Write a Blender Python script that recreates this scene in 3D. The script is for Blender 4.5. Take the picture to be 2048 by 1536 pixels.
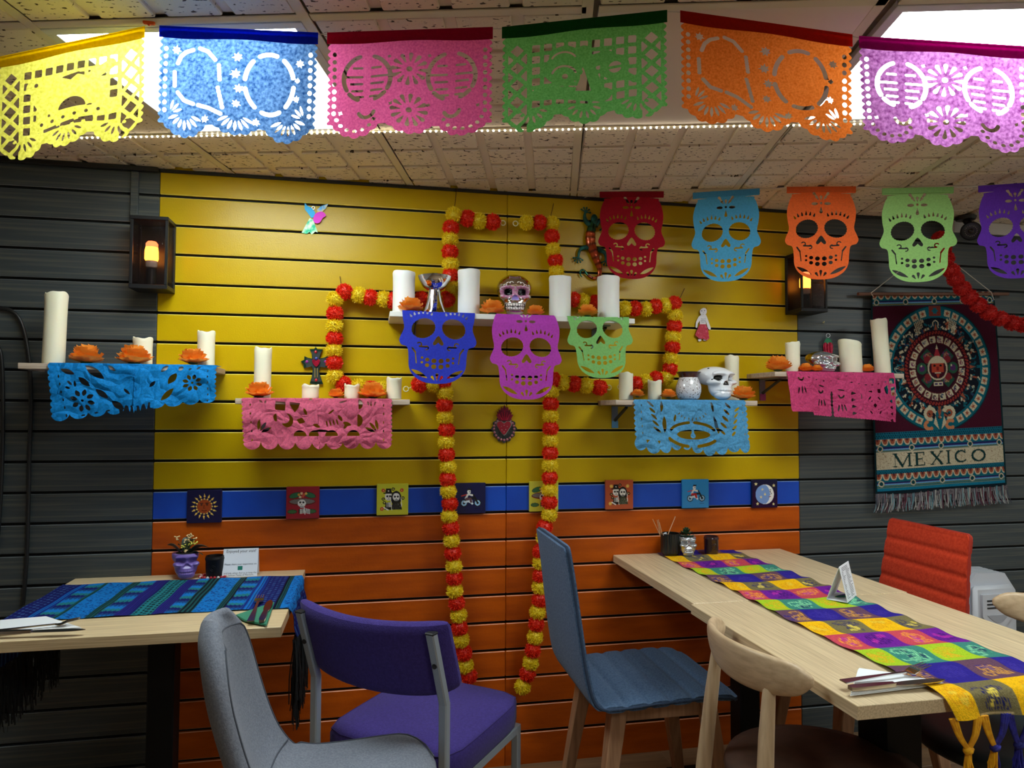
import bpy, bmesh, math, random
import numpy as np
from mathutils import Vector, Matrix
for o in list(bpy.data.objects): bpy.data.objects.remove(o)
S = bpy.context.scene; COL = S.collection
PI = math.pi; sin, cos = math.sin, math.cos
random.seed(7); RNG = np.random.default_rng(7)
# ------------------------------------------------------------------ camera, world, exposure
CAM = np.array([-.487, -2.5451, 1.2762]); YAW, PITCH, ROLL, FOC = .1966, .0369, .0042, 1400.0
_f = np.array([sin(YAW)*cos(PITCH), cos(YAW)*cos(PITCH), sin(PITCH)])
_r0 = np.array([cos(YAW), -sin(YAW), 0.0]); _u0 = np.cross(_r0, _f)
CR = cos(ROLL)*_r0+sin(ROLL)*_u0; CU = -sin(ROLL)*_r0+cos(ROLL)*_u0; CF = _f
cd = bpy.data.cameras.new('camera'); cam = bpy.data.objects.new('camera', cd); COL.objects.link(cam)
cd.sensor_width = 36; cd.lens = FOC/2048*36; cd.clip_start = .05; cd.clip_end = 50
mw = Matrix.Identity(4)
for i in range(3): mw[i][0] = CR[i]; mw[i][1] = CU[i]; mw[i][2] = -CF[i]; mw[i][3] = CAM[i]
cam.matrix_world = mw; S.camera = cam
W = bpy.data.worlds.new('world'); S.world = W; W.use_nodes = True
W.node_tree.nodes['Background'].inputs[0].default_value = (.6, .65, .7, 1)
W.node_tree.nodes['Background'].inputs[1].default_value = .05
S.view_settings.view_transform = 'Standard'; S.view_settings.look = 'None'
S.view_settings.gamma = 1; S.view_settings.use_curve_mapping = False
S.view_settings.exposure = 0.0
PANEL_E = 18.5        # ceiling light panels
LED_E = 16.0          # bulbs of the light strip
FLAME_E = 22.0        # flame bulbs in the wall lanterns
# ceiling grid: rotated against the wall
ZC = 2.0906; AL = -.2527; U2 = .2474; V0 = -.5854; TL = .5968
# ------------------------------------------------------------------ survey helpers (a point of the photo on a real plane)
def ray(x, y): return CR*((x-1024)/FOC)+CU*((768-y)/FOC)+CF
def OY(x, y, Y=0.0):
    v = ray(x, y); return CAM+v*((Y-CAM[1])/v[1])
def OZ(x, y, Z):
    v = ray(x, y); return CAM+v*((Z-CAM[2])/v[2])
def AD(x, y, d): return CAM+ray(x, y)*d
def grid_uv(u, v, z=ZC): return np.array([cos(AL)*u-sin(AL)*v, sin(AL)*u+cos(AL)*v, z])
# ------------------------------------------------------------------ colour / materials
def lin(c):
    return tuple(((x/255)/12.92 if x/255 <= .04045 else ((x/255+.055)/1.055)**2.4) for x in c)
def linA(a):
    a = np.asarray(a, float)/255
    return np.where(a <= .04045, a/12.92, ((a+.055)/1.055)**2.4)
MATS = {}
def mat(name, c=(200, 200, 200), r=.5, m=0, c2=None, ns=8, st=(1, 1, 1), lo=.4, hi=.6, bump=0, bs=150, bst=(1, 1, 1), coat=0, trl=0,
        vcol=False, spec=.5, em=0, emc=None, glass=0, sss=0, sheen=0, det=4, vdet=0):
    if name in MATS: return MATS[name]
    M = bpy.data.materials.new(name); M.use_nodes = True; MATS[name] = M
    nt = M.node_tree; N = nt.nodes; L = nt.links; B = N['Principled BSDF']; out = N['Material Output']
    B.inputs['Roughness'].default_value = r; B.inputs['Metallic'].default_value = m
    B.inputs['Specular IOR Level'].default_value = spec
    col = None
    tc = N.new('ShaderNodeTexCoord')
    def noise(scale, stretch, detail=4):
        mp = N.new('ShaderNodeMapping'); mp.inputs['Scale'].default_value = stretch
        L.new(tc.outputs['Object'], mp.inputs[0]); n = N.new('ShaderNodeTexNoise')
        n.inputs['Scale'].default_value = scale; n.inputs['Detail'].default_value = detail
        L.new(mp.outputs[0], n.inputs['Vector']); return n
    if vcol:
        a = N.new('ShaderNodeVertexColor'); a.layer_name = 'Col'; col = a.outputs[0]
        if vdet:
            n = noise(ns, st, det); mx = N.new('ShaderNodeMix'); mx.data_type = 'RGBA'; mx.blend_type = 'MULTIPLY'
            mx.inputs[0].default_value = vdet; L.new(col, mx.inputs[6])
            rp = N.new('ShaderNodeValToRGB'); rp.color_ramp.elements[0].position = lo; rp.color_ramp.elements[1].position = hi
            L.new(n.outputs[0], rp.inputs[0]); L.new(rp.outputs[0], mx.inputs[7]); col = mx.outputs[2]
    elif c2 is not None:
        n = noise(ns, st, det); rp = N.new('ShaderNodeValToRGB'); e = rp.color_ramp.elements
        e[0].position = lo; e[1].position = hi; e[0].color = (*lin(c), 1); e[1].color = (*lin(c2), 1)
        L.new(n.outputs[0], rp.inputs[0]); col = rp.outputs[0]
    if col is not None: L.new(col, B.inputs['Base Color'])
    else: B.inputs['Base Color'].default_value = (*lin(c), 1)
    if coat: B.inputs['Coat Weight'].default_value = coat; B.inputs['Coat Roughness'].default_value = .08
    if sss:
        B.inputs['Subsurface Weight'].default_value = sss; B.inputs['Subsurface Radius'].default_value = (.02, .015, .01)
        B.inputs['Subsurface Scale'].default_value = 1
    if sheen: B.inputs['Sheen Weight'].default_value = sheen
    if em: B.inputs['Emission Strength'].default_value = em; B.inputs['Emission Color'].default_value = (*lin(emc or c), 1)
    if bump:
        n = noise(bs, bst, 3); b = N.new('ShaderNodeBump'); b.inputs['Strength'].default_value = bump; b.inputs['Distance'].default_value = .004
        L.new(n.outputs[0], b.inputs['Height']); L.new(b.outputs[0], B.inputs['Normal'])
    if trl:
        t = N.new('ShaderNodeBsdfTranslucent'); mx = N.new('ShaderNodeMixShader'); mx.inputs[0].default_value = trl
        if col is not None: L.new(col, t.inputs[0])
        else: t.inputs[0].default_value = (*lin(c), 1)
        L.new(B.outputs[0], mx.inputs[1]); L.new(t.outputs[0], mx.inputs[2]); L.new(mx.outputs[0], out.inputs[0])
    if glass:
        t = N.new('ShaderNodeBsdfTransparent'); t.inputs[0].default_value = (*lin(c), 1)
        mx = N.new('ShaderNodeMixShader'); mx.inputs[0].default_value = glass
        L.new(B.outputs[0], mx.inputs[1]); L.new(t.outputs[0], mx.inputs[2]); L.new(mx.outputs[0], out.inputs[0])
    return M
# ------------------------------------------------------------------ mesh shapes: every shape is (vertices, faces)
def cat_(*ps):
    V = []; F = []; k = 0
    for v, f in ps:
        v = np.asarray(v, float).reshape(-1, 3); V.append(v); F += [tuple(i+k for i in q) for q in f]; k += len(v)
    return (np.vstack(V), F)
def box(x0, x1, y0, y1, z0, z1, c=0):
    lo = np.array([min(x0, x1), min(y0, y1), min(z0, z1)]); hi = np.array([max(x0, x1), max(y0, y1), max(z0, z1)])
    if not c:
        V = [(a, b, d) for a in (lo[0], hi[0]) for b in (lo[1], hi[1]) for d in (lo[2], hi[2])]
        return (np.array(V), [(0, 1, 3, 2), (4, 6, 7, 5), (0, 4, 5, 1), (2, 3, 7, 6), (0, 2, 6, 4), (1, 5, 7, 3)])
    V = []; idx = {}
    for s in [(a, b, d) for a in (0, 1) for b in (0, 1) for d in (0, 1)]:
        for ax in range(3):
            p = [(lo[k]+(0 if k == ax else c)) if s[k] == 0 else (hi[k]-(0 if k == ax else c)) for k in range(3)]
            idx[s, ax] = len(V); V.append(p)
    F = []
    for ax in range(3):
        o1, o2 = [k for k in range(3) if k != ax]
        for sg in (0, 1):
            q = []
            for a, b in ((0, 0), (1, 0), (1, 1), (0, 1)):
                s = [0, 0, 0]; s[ax] = sg; s[o1] = a; s[o2] = b; q.append(idx[tuple(s), ax])
            F.append(tuple(q))
        for a in (0, 1):
            for b in (0, 1):
                s0 = [0, 0, 0]; s1 = [0, 0, 0]; s0[o1] = s1[o1] = a; s0[o2] = s1[o2] = b; s1[ax] = 1
                F.append((idx[tuple(s0), o1], idx[tuple(s1), o1], idx[tuple(s1), o2], idx[tuple(s0), o2]))
    for s in [(a, b, d) for a in (0, 1) for b in (0, 1) for d in (0, 1)]: F.append(tuple(idx[s, k] for k in range(3)))
    return (np.array(V), F)
def lathe(prof, n=24, c=(0, 0, 0), fn=None):
    V = []; F = []
    for i, (r, z) in enumerate(prof):
        for k in range(n):
            a = 2*PI*k/n; rr, zz = (r, z) if fn is None else fn(r, z, a, i)
            V.append((c[0]+rr*cos(a), c[1]+rr*sin(a), c[2]+zz))
    for i in range(len(prof)-1):
        for k in range(n): F.append((i*n+k, i*n+(k+1) % n, (i+1)*n+(k+1) % n, (i+1)*n+k))
    F.append(tuple(range(n))[::-1]); F.append(tuple((len(prof)-1)*n+k for k in range(n)))
    return (np.array(V), F)
def tube(path, r, n=8, sq=1):
    path = [np.array(p, float) for p in path]; V = []; F = []
    R = r if hasattr(r, '__len__') else [r]*len(path)
    up = None
    for i, p in enumerate(path):
        t = path[min(i+1, len(path)-1)]-path[max(i-1, 0)]; t /= np.linalg.norm(t)+1e-12
        if up is None:
            up = np.array([0, 0, 1.0]) if abs(t[2]) < .9 else np.array([1.0, 0, 0])
        a = np.cross(t, up); a /= np.linalg.norm(a)+1e-12; b = np.cross(a, t); up = b
        for k in range(n):
            q = 2*PI*(k+.5)/n; V.append(p+R[i]*(a*cos(q)+b*sin(q)*sq))
    for i in range(len(path)-1):
        for k in range(n): F.append((i*n+k, i*n+(k+1) % n, (i+1)*n+(k+1) % n, (i+1)*n+k))
    F.append(tuple(range(n))[::-1]); F.append(tuple((len(path)-1)*n+k for k in range(n)))
    return (np.array(V), F)
def ell(c, rx, ry, rz, n=16, m=10):
    V = [(c[0], c[1], c[2]+rz)]; F = []
    for i in range(1, m):
        t = PI*i/m
        for k in range(n):
            a = 2*PI*k/n; V.append((c[0]+rx*sin(t)*cos(a), c[1]+ry*sin(t)*sin(a), c[2]+rz*cos(t)))
    V.append((c[0], c[1], c[2]-rz)); e = len(V)-1
    for k in range(n):
        F.append((0, 1+k, 1+(k+1) % n)); F.append((e, 1+(m-2)*n+(k+1) % n, 1+(m-2)*n+k))
        for i in range(m-2): F.append((1+i*n+k, 1+(i+1)*n+k, 1+(i+1)*n+(k+1) % n, 1+i*n+(k+1) % n))
    return (np.array(V), F)
def gridq(G):
    m, n = G.shape[:2]; V = G.reshape(-1, 3)
    F = [(i*n+j, i*n+j+1, (i+1)*n+j+1, (i+1)*n+j) for i in range(m-1) for j in range(n-1)]
    return (V, F)
def slab(G, t):
    """closed solid around a grid of points; t = thickness (number or (m,n) array)"""
    G = np.asarray(G, float); m, n = G.shape[:2]
    du = np.gradient(G, axis=0); dv = np.gradient(G, axis=1); N = np.cross(du, dv)
    N /= np.linalg.norm(N, axis=2, keepdims=True)+1e-12
    t = np.asarray(t, float); t = t[..., None] if t.ndim == 2 else t
    A = G+N*t/2; Bq = G-N*t/2
    V = np.vstack([A.reshape(-1, 3), Bq.reshape(-1, 3)]); k = m*n; F = []
    for i in range(m-1):
        for j in range(n-1):
            q = (i*n+j, i*n+j+1, (i+1)*n+j+1, (i+1)*n+j); F.append(q); F.append(tuple(x+k for x in q[::-1]))
    bd = [(0, j) for j in range(n)]+[(i, n-1) for i in range(1, m)]+[(m-1, j) for j in range(n-2, -1, -1)]+[(i, 0) for i in range(m-2, 0, -1)]
    for a in range(len(bd)):
        p = bd[a][0]*n+bd[a][1]; q = bd[(a+1) % len(bd)]; q = q[0]*n+q[1]; F.append((p, q, q+k, p+k))
    return (V, F)
def prism(pts, d0, d1, fr=None):
    """extruded outline; fr(u,v,d)->xyz"""
    bm = bmesh.new(); vs = [bm.verts.new((p[0], p[1], 0)) for p in pts]
    es = [bm.edges.new((vs[i], vs[(i+1) % len(vs)])) for i in range(len(vs))]
    bmesh.ops.triangle_fill(bm, use_beauty=True, use_dissolve=False, edges=es)
    bm.verts.index_update(); tri = [tuple(v.index for v in f.verts) for f in bm.faces]; P = [v.co.copy() for v in bm.verts]; bm.free()
    n = len(pts); fr = fr or (lambda u, v, d: (u, v, d))
    V = [fr(p.x, p.y, d0) for p in P]+[fr(p.x, p.y, d1) for p in P]
    F = [t for t in tri]+[tuple(i+n for i in t[::-1]) for t in tri]+[(i, (i+1) % n, (i+1) % n+n, i+n) for i in range(n)]
    return (np.array([list(v) for v in V]), F)
def taper(p0, p1, a0, a1, b0=None, b1=None, c=.003):
    """square bar between two points, half widths a (x) and b (y)"""
    b0 = b0 or a0; b1 = b1 or a1; V = []; F = []
    ring = lambda p, a, b: [(p[0]+x, p[1]+y, p[2]) for x, y in ((-a+c, -b), (a-c, -b), (a, -b+c), (a, b-c), (a-c, b), (-a+c, b), (-a, b-c), (-a, -b+c))]
    V = ring(p0, a0, b0)+ring(p1, a1, b1)
    F = [(i, (i+1) % 8, (i+1) % 8+8, i+8) for i in range(8)]+[tuple(range(8))[::-1], tuple(range(8, 16))]
    return (np.array(V), F)
# ------------------------------------------------------------------ objects
WL = {}
def tag(o, label, cat=None, group=None, kind=None):
    o['label'] = label
    if cat: o['category'] = cat
    if group: o['group'] = group
    if kind: o['kind'] = kind
    return o
def thing(name, label, cat, loc=(0, 0, 0), rz=0, group=None):
    o = bpy.data.objects.new(name, None); COL.objects.link(o); o.empty_display_size = .05
    o.location = tuple(float(x) for x in loc); o.rotation_euler = (0, 0, rz); WL[o.name] = np.array(loc, float)
    return tag(o, label, cat, group)
def mesh(name, sh, m, smooth=0, col=None, recalc=False):
    V, F = sh; me = bpy.data.meshes.new(name)
    me.from_pydata(np.asarray(V, float).tolist(), [], [list(map(int, f)) for f in F])
    if recalc:
        bm = bmesh.new(); bm.from_mesh(me); bmesh.ops.recalc_face_normals(bm, faces=bm.faces[:]); bm.to_mesh(me); bm.free()
    if col is not None:
        a = me.color_attributes.new('Col', 'FLOAT_COLOR', 'POINT')
        c4 = np.ones((len(V), 4), np.float32); c4[:, :3] = linA(col); a.data.foreach_set('color', c4.ravel())
    if smooth:
        me.polygons.foreach_set('use_smooth', [True]*len(me.polygons))
        if smooth < 180: me.set_sharp_from_angle(angle=math.radians(smooth))
    if m is not None: me.materials.append(m)
    me.update(); return me
def put(name, sh, m, parent=None, smooth=0, local=False, col=None, recalc=True, sub=0, label=None):
    V = np.array(sh[0], float)
    if parent is not None:
        off = np.zeros(3) if local else WL[parent.name]
    else:
        off = np.array([(V[:, 0].min()+V[:, 0].max())/2, (V[:, 1].min()+V[:, 1].max())/2, V[:, 2].min()])
    me = mesh(name, (V-off, sh[1]), m, smooth, col, recalc)
    o = bpy.data.objects.new(name, me); COL.objects.link(o)
    if parent is not None: o.parent = parent; WL[o.name] = off if not local else np.zeros(3)
    else: o.location = off; WL[o.name] = off
    if parent is not None and not local: WL[o.name] = off
    if sub:
        sd = o.modifiers.new('sub', 'SUBSURF'); sd.levels = sub; sd.render_levels = sub
    if label: o['label'] = label
    return o
def struct(name, sh, m, parent=None, smooth=0, **k):
    o = put(name, sh, m, parent, smooth, **k)
    if parent is None: o['kind'] = 'structure'
    return o
def clone(o, parent=None):
    c = o.copy(); COL.objects.link(c); c.parent = parent
    for ch in list(o.children): clone(ch, c)
    return c
# ------------------------------------------------------------------ cut paper: solid where f(u,v) > 0
def cutsheet(f, w, h, nx, ny):
    X = np.linspace(-w/2, w/2, nx+1); Y = np.linspace(0, h, ny+1)
    U, Vv = np.meshgrid(X, Y); D = f(U, Vv)
    ins = D > 0; V = []; F = []; nid = -np.ones(D.shape, int); ed = {}
    def node(i, j):
        if nid[i, j] < 0: nid[i, j] = len(V); V.append((X[j], Y[i]))
        return nid[i, j]
    def cross(a, b):
        k = (a, b) if a < b else (b, a)
        if k not in ed:
            d0, d1 = D[k[0]], D[k[1]]; t = min(.98, max(.02, d0/(d0-d1)))
            p0 = (X[k[0][1]], Y[k[0][0]]); p1 = (X[k[1][1]], Y[k[1][0]])
            ed[k] = len(V); V.append((p0[0]+t*(p1[0]-p0[0]), p0[1]+t*(p1[1]-p0[1])))
        return ed[k]
    tot = ins[:-1, :-1].astype(int)+ins[1:, :-1]+ins[:-1, 1:]+ins[1:, 1:]
    for i, j in zip(*np.nonzero(tot)):
        c = [(i, j), (i, j+1), (i+1, j+1), (i+1, j)]
        if tot[i, j] == 4: F.append(tuple(node(*q) for q in c)); continue
        pl = []
        for a in range(4):
            p, q = c[a], c[(a+1) % 4]
            if ins[p]: pl.append(node(*p))
            if ins[p] != ins[q]: pl.append(cross(p, q))
        if len(pl) > 2: F.append(tuple(pl))
    return np.array(V), F
def _rot(x, y, cx, cy, a):
    x = x-cx; y = y-cy; return x*cos(a)+y*sin(a), -x*sin(a)+y*cos(a)
def s_ell(x, y, cx, cy, rx, ry, a=0):          # all s_*: positive inside, in units of length
    p, q = _rot(x, y, cx, cy, a); k = np.sqrt((p/rx)**2+(q/ry)**2); return (1-k)*min(rx, ry)
def s_box(x, y, cx, cy, hx, hy, a=0):
    p, q = _rot(x, y, cx, cy, a); return np.minimum(hx-abs(p), hy-abs(q))
def s_seg(x, y, ax, ay, bx, by, r):
    dx, dy = bx-ax, by-ay; t = np.clip(((x-ax)*dx+(y-ay)*dy)/(dx*dx+dy*dy+1e-12), 0, 1)
    return r-np.hypot(x-ax-t*dx, y-ay-t*dy)
def s_leaf(x, y, ax, ay, bx, by, w):            # pointed leaf between two tips
    dx, dy = bx-ax, by-ay; L = math.hypot(dx, dy); p = ((x-ax)*dx+(y-ay)*dy)/L; q = (-(x-ax)*dy+(y-ay)*dx)/L
    t = np.clip(p/L, 0, 1); return np.where((p >= 0) & (p <= L), w*4*t*(1-t)-abs(q), -np.hypot(p-L/2, q)+L/2-.0)-1e-6
def s_drop(x, y, ax, ay, bx, by, r):            # drop: point at a, round end at b
    dx, dy = bx-ax, by-ay; t = np.clip(((x-ax)*dx+(y-ay)*dy)/(dx*dx+dy*dy+1e-12), 0, 1)
    return r*t-np.hypot(x-ax-t*dx, y-ay-t*dy)
def s_poly(x, y, P):
    x = np.asarray(x, float); d = np.full(x.shape, 1e9); ins = np.zeros(x.shape, bool); n = len(P)
    for i in range(n):
        x0, y0 = P[i]; x1, y1 = P[(i+1) % n]; dx, dy = x1-x0, y1-y0
        t = np.clip(((x-x0)*dx+(y-y0)*dy)/(dx*dx+dy*dy+1e-12), 0, 1); d = np.minimum(d, np.hypot(x-x0-t*dx, y-y0-t*dy))
        c = ((y0 > y) != (y1 > y)) & (x < (x1-x0)*(y-y0)/((y1-y0) if y1 != y0 else 1e-12)+x0); ins ^= c
    return np.where(ins, d, -d)
def s_arc(x, y, cx, cy, rx, ry, a0, a1, w):    # dash along an ellipse (degrees, y down)
    a0, a1 = math.radians(a0), math.radians(a1); out = np.full(np.shape(x), -1e9)
    n = max(3, int(abs(a1-a0)/.12)); P = [(cx+rx*cos(a0+(a1-a0)*k/n), cy+ry*sin(a0+(a1-a0)*k/n)) for k in range(n+1)]
    for k in range(n): out = np.maximum(out, s_seg(x, y, *P[k], *P[k+1], w))
    return out
def s_star(x, y, cx, cy, R, r, n, a=0):
    return s_poly(x, y, [(cx+(R if k % 2 == 0 else r)*cos(a+PI*k/n), cy+(R if k % 2 == 0 else r)*sin(a+PI*k/n)) for k in range(2*n)])
def wob(u, v, k, s):                             # smooth pseudo random waves
    r = np.random.default_rng(k); o = 0
    for _ in range(5):
        a, b, p = r.uniform(-1, 1)*s, r.uniform(-1, 1)*s, r.uniform(0, 6.28); o = o+np.sin(u*a+v*b+p)
    return o/5
# ------------------------------------------------------------------ colour canvas for woven / printed flat things
class Canvas:
    def __init__(s, w, h, nx, ny, bg):
        s.w, s.h, s.nx, s.ny = w, h, nx, ny
        s.X, s.Y = np.meshgrid(np.linspace(0, w, nx+1), np.linspace(0, h, ny+1)); s.C = np.zeros((ny+1, nx+1, 3)); s.C[:] = bg
    def fill(s, d, c): s.C[d > 0] = c; return s
    def disc(s, cx, cy, r, c, ry=None, a=0): return s.fill(s_ell(s.X, s.Y, cx, cy, r, ry or r, a), c)
    def rect(s, x0, x1, y0, y1, c): return s.fill(np.minimum(np.minimum(s.X-x0, x1-s.X), np.minimum(s.Y-y0, y1-s.Y))+1e-9, c)
    def poly(s, P, c): return s.fill(s_poly(s.X, s.Y, P), c)
    def line(s, P, r, c):
        for a, b in zip(P[:-1], P[1:]): s.fill(s_seg(s.X, s.Y, *a, *b, r), c)
        return s
    def cols(s): return s.C.reshape(-1, 3)
# ================================================================== THE SETTING
FZ = -.015                       # floor level
XL, XR, YB = -2.7, 3.1, -5.2
m_dark = mat('charcoal paint', (60, 67, 71), .4, c2=(104, 103, 92), ns=3.2, st=(.6, 6, 46), lo=.46, hi=.82, bump=.12, bs=5, bst=(1, 4, 60))
m_gap = mat('groove black', (10, 10, 9), .8)
m_yel = mat('yellow gloss paint', (200, 166, 2), .3, c2=(191, 157, 2), ns=2.5, spec=.3, bump=.10, bs=220)
m_blu = mat('blue paint', (16, 76, 190), .38, c2=(12, 66, 176), ns=4, bump=.08, bs=160)
m_org = mat('burnt orange paint', (194, 86, 4), .42, c2=(158, 64, 4), ns=9, st=(.5, 1, 2.6), lo=.38, hi=.72, bump=.14, bs=110, spec=.3)
m_edge = {'charcoal paint': mat('pale charcoal edge', (104, 108, 110), .5), 'yellow gloss paint': mat('pale yellow edge', (246, 226, 96), .4), 'blue paint': mat('pale blue edge', (120, 150, 200), .5), 'burnt orange paint': mat('pale orange edge', (232, 158, 120), .5)}  # paler colour for the front bevels along each slat
wall = struct('wall_back', box(XL, XR, .0125, .06, FZ-.02, 2.3), m_gap)
segs = [(XL, -1.2052), (-1.2044, -.0006), (.0006, 1.199), (1.1998, XR)]
cache = {}
for row in range(21):
    zt = ZC+.02 if row == 0 else 2.0-.1*(row-1)-.0046
    zb = 2.0-.1*row+.0046
    if row == 20: zb = FZ-.005
    for k, (a, b) in enumerate(segs):
        mt = m_dark if k in (0, 3) else (m_yel if row <= 10 else m_blu if row == 11 else m_org)
        L = b-a; key = (round(L, 3), round(zt-zb, 4), mt.name)
        if key not in cache: cache[key] = mesh('slat', box(-L/2, L/2, 0, .013, 0, zt-zb, .0022), mt, recalc=True); cache[key].materials.append(m_edge[mt.name]); cache[key].polygons[2].material_index = 1; cache[key].polygons[3].material_index = 1
        o = bpy.data.objects.new('slat', cache[key]); COL.objects.link(o); o.parent = wall
        o.location = (np.array([(a+b)/2, 0, zb])-WL[wall.name])
m_trim = mat('black trim', (20, 21, 22), .45)
struct('trim_1', cat_(box(XL+.01, 1.9, -.006, -.0005, ZC-.012, ZC-.0005, .001)), m_trim)
struct('trim_2', box(-1.9, -1.2052, -.022, -.0065, ZC-.016, ZC-.0005, .002), m_trim)
m_white = mat('white gloss', (226, 226, 226), .35)
struct('trim_3', box(1.93, XR-.01, -.02, -.0065, ZC-.05, ZC-.0005, .002), m_white)
m_side = mat('plain wall paint', (196, 190, 180), .6, c2=(206, 198, 188), ns=3)
struct('wall_left', box(XL-.1, XL, YB, .06, FZ-.02, 2.3), m_side)
struct('wall_right', box(XR, XR+.1, YB, .06, FZ-.02, 2.3), m_side)
struct('wall_front', box(XL-.1, XR+.1, YB-.1, YB, FZ-.02, 2.3), m_side)
# floor: boards where they are seen, a plain bed beyond
m_bed = mat('floor bed', (176, 146, 116), .6)
m_plank = mat('floor plank', (150, 118, 86), .42, c2=(112, 84, 60), ns=4, st=(.8, 9, 9), lo=.35, hi=.7, bump=.05, bs=60)
floor = struct('floor', box(XL-.1, XR+.1, YB-.1, .06, FZ-.1, FZ-.003), m_bed)
pl = None
for r in range(14):
    y1 = -.0008-.145*r; xs = XL+.3*(r*2 % 3)-.3
    while xs < XR:
        a, b = max(xs, XL), min(xs+1.2, XR); xs += 1.2
        if b-a < .05: continue
        o = bpy.data.objects.new('plank', mesh('plank', box(a-(a+b)/2+.0008, b-(a+b)/2-.0008, -.1438, 0, -.003, 0, .0012), m_plank, recalc=True))
        COL.objects.link(o); o.parent = floor; o.location = np.array([(a+b)/2, y1, FZ])-WL[floor.name]
# ceiling
m_tile = mat('mineral tile face', (228, 216, 196), .9, c2=(70, 58, 46), ns=62, st=(1, 2.0, 1), lo=.62, hi=.66, det=2.5, bump=.25, bs=120)
m_tileb = mat('mineral tile band', (228, 216, 198), .9)
m_bar = mat('ceiling grid metal', (214, 204, 182), .5)
m_plain = mat('plain panel', (224, 212, 202), .75)
ceil = struct('ceiling', box(XL-.1, XR+.1, YB-.1, .06, ZC+.035, ZC+.1), m_tileb)
def clip(sh):
    """shape (world coords) cut off at the walls"""
    bm = bmesh.new(); vs = [bm.verts.new(tuple(v)) for v in sh[0]]
    for f in sh[1]:
        try: bm.faces.new([vs[i] for i in f])
        except ValueError: pass
    for co, no in (((0, -.0005, 0), (0, 1, 0)), ((XR, 0, 0), (1, 0, 0)), ((XL, 0, 0), (-1, 0, 0))):
        if bm.verts: bmesh.ops.bisect_plane(bm, geom=bm.verts[:]+bm.edges[:]+bm.faces[:], plane_co=co, plane_no=no, clear_outer=True)
    bm.verts.index_update(); r = (np.array([v.co[:] for v in bm.verts]).reshape(-1, 3), [tuple(v.index for v in f.verts) for f in bm.faces]); bm.free(); return r
def uvshape(sh, u, v):      # local (u,v,z) -> world
    V = sh[0]; return (np.stack([cos(AL)*(V[:, 0]+u)-sin(AL)*(V[:, 1]+v), sin(AL)*(V[:, 0]+u)+cos(AL)*(V[:, 1]+v), V[:, 2]+ZC], 1), sh[1])
H = TL-.024; P4 = H/4
blocks = []
for a in range(4):
    for b in range(4):
        x0, y0 = a*P4+(.003 if a == 0 else .013), b*P4+(.003 if b == 0 else .011)
        x1, y1 = (a+1)*P4-(.003 if a == 3 else .013), (b+1)*P4-(.003 if b == 3 else .011)
        blocks.append(box(x0, x1, y0, y1, .001, .013, .0025))
BLK = cat_(*blocks); BASE = box(0, H, 0, H, .0105, .018); PLN = box(0, H, 0, H, .001, .012)
LIGHTS = {(0, -1), (3, -1), (6, -1), (3, -4)}
tmesh = {}
def inplane(i, j):
    u0 = U2+TL*(i-2)+.012; v0 = V0+TL*j+.012
    c = [grid_uv(u0+a, v0+b) for a in (0, H) for b in (0, H)]; return u0, v0, np.array(c)
for i in range(-2, 7):
    for j in range(-3, 4):
        u0, v0, c = inplane(i, j)
        if c[:, 1].min() > -.01 or c[:, 0].min() > XR-.05 or c[:, 0].max() < XL+.05 or (i, j) in LIGHTS: continue
        whole = c[:, 1].max() < -.001 and c[:, 0].max() < XR and c[:, 0].min() > XL
        for nm, sh, mt in ((('plain_panel', PLN, m_plain),) if (i, j) == (2, -1) else (('tile', BASE, m_tileb), ('tile_face', BLK, m_tile))):
            if whole:
                if nm not in tmesh: tmesh[nm] = mesh(nm, sh, mt, recalc=True)
                me = tmesh[nm]; loc = grid_uv(u0, v0); rz = AL
            else:
                sh2 = clip(uvshape(sh, u0, v0)); 
                if not len(sh2[1]): continue
                me = mesh(nm, sh2, mt, recalc=True); loc = np.zeros(3); rz = 0
            o = bpy.data.objects.new(nm, me); COL.objects.link(o)
            if nm == 'tile_face' : o.parent = base; o.location = (0, 0, 0)
            else: o.parent = ceil; o.location = loc-WL[ceil.name]; o.rotation_euler = (0, 0, rz); base = o
for i in range(-2, 8):          # main runners
    u = U2+TL*(i-2); sh = clip(uvshape(cat_(box(u-.012, u+.012, -5.5, 2.5, 0, .0035, .0008)), 0, 0))
    V = sh[0]; k = V[:, 1] > YB-1e-4
    if len(V) and k.any():
        bm_ok = V.copy(); bm_ok[:, 1] = np.maximum(bm_ok[:, 1], YB); struct('runner_bar', (bm_ok, sh[1]), m_bar, ceil)
for j in range(-3, 4):
    for i in range(-2, 7):
        u0 = U2+TL*(i-2)+.0122; v = V0+TL*j
        c = grid_uv(u0+H/2, v)
        if c[1] > .25: continue
        sh = clip(uvshape(box(0, H-.0004, -.012, .012, 0, .0033, .0008), u0, v))
        if len(sh[1]): struct('cross_bar', sh, m_bar, ceil)
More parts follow.
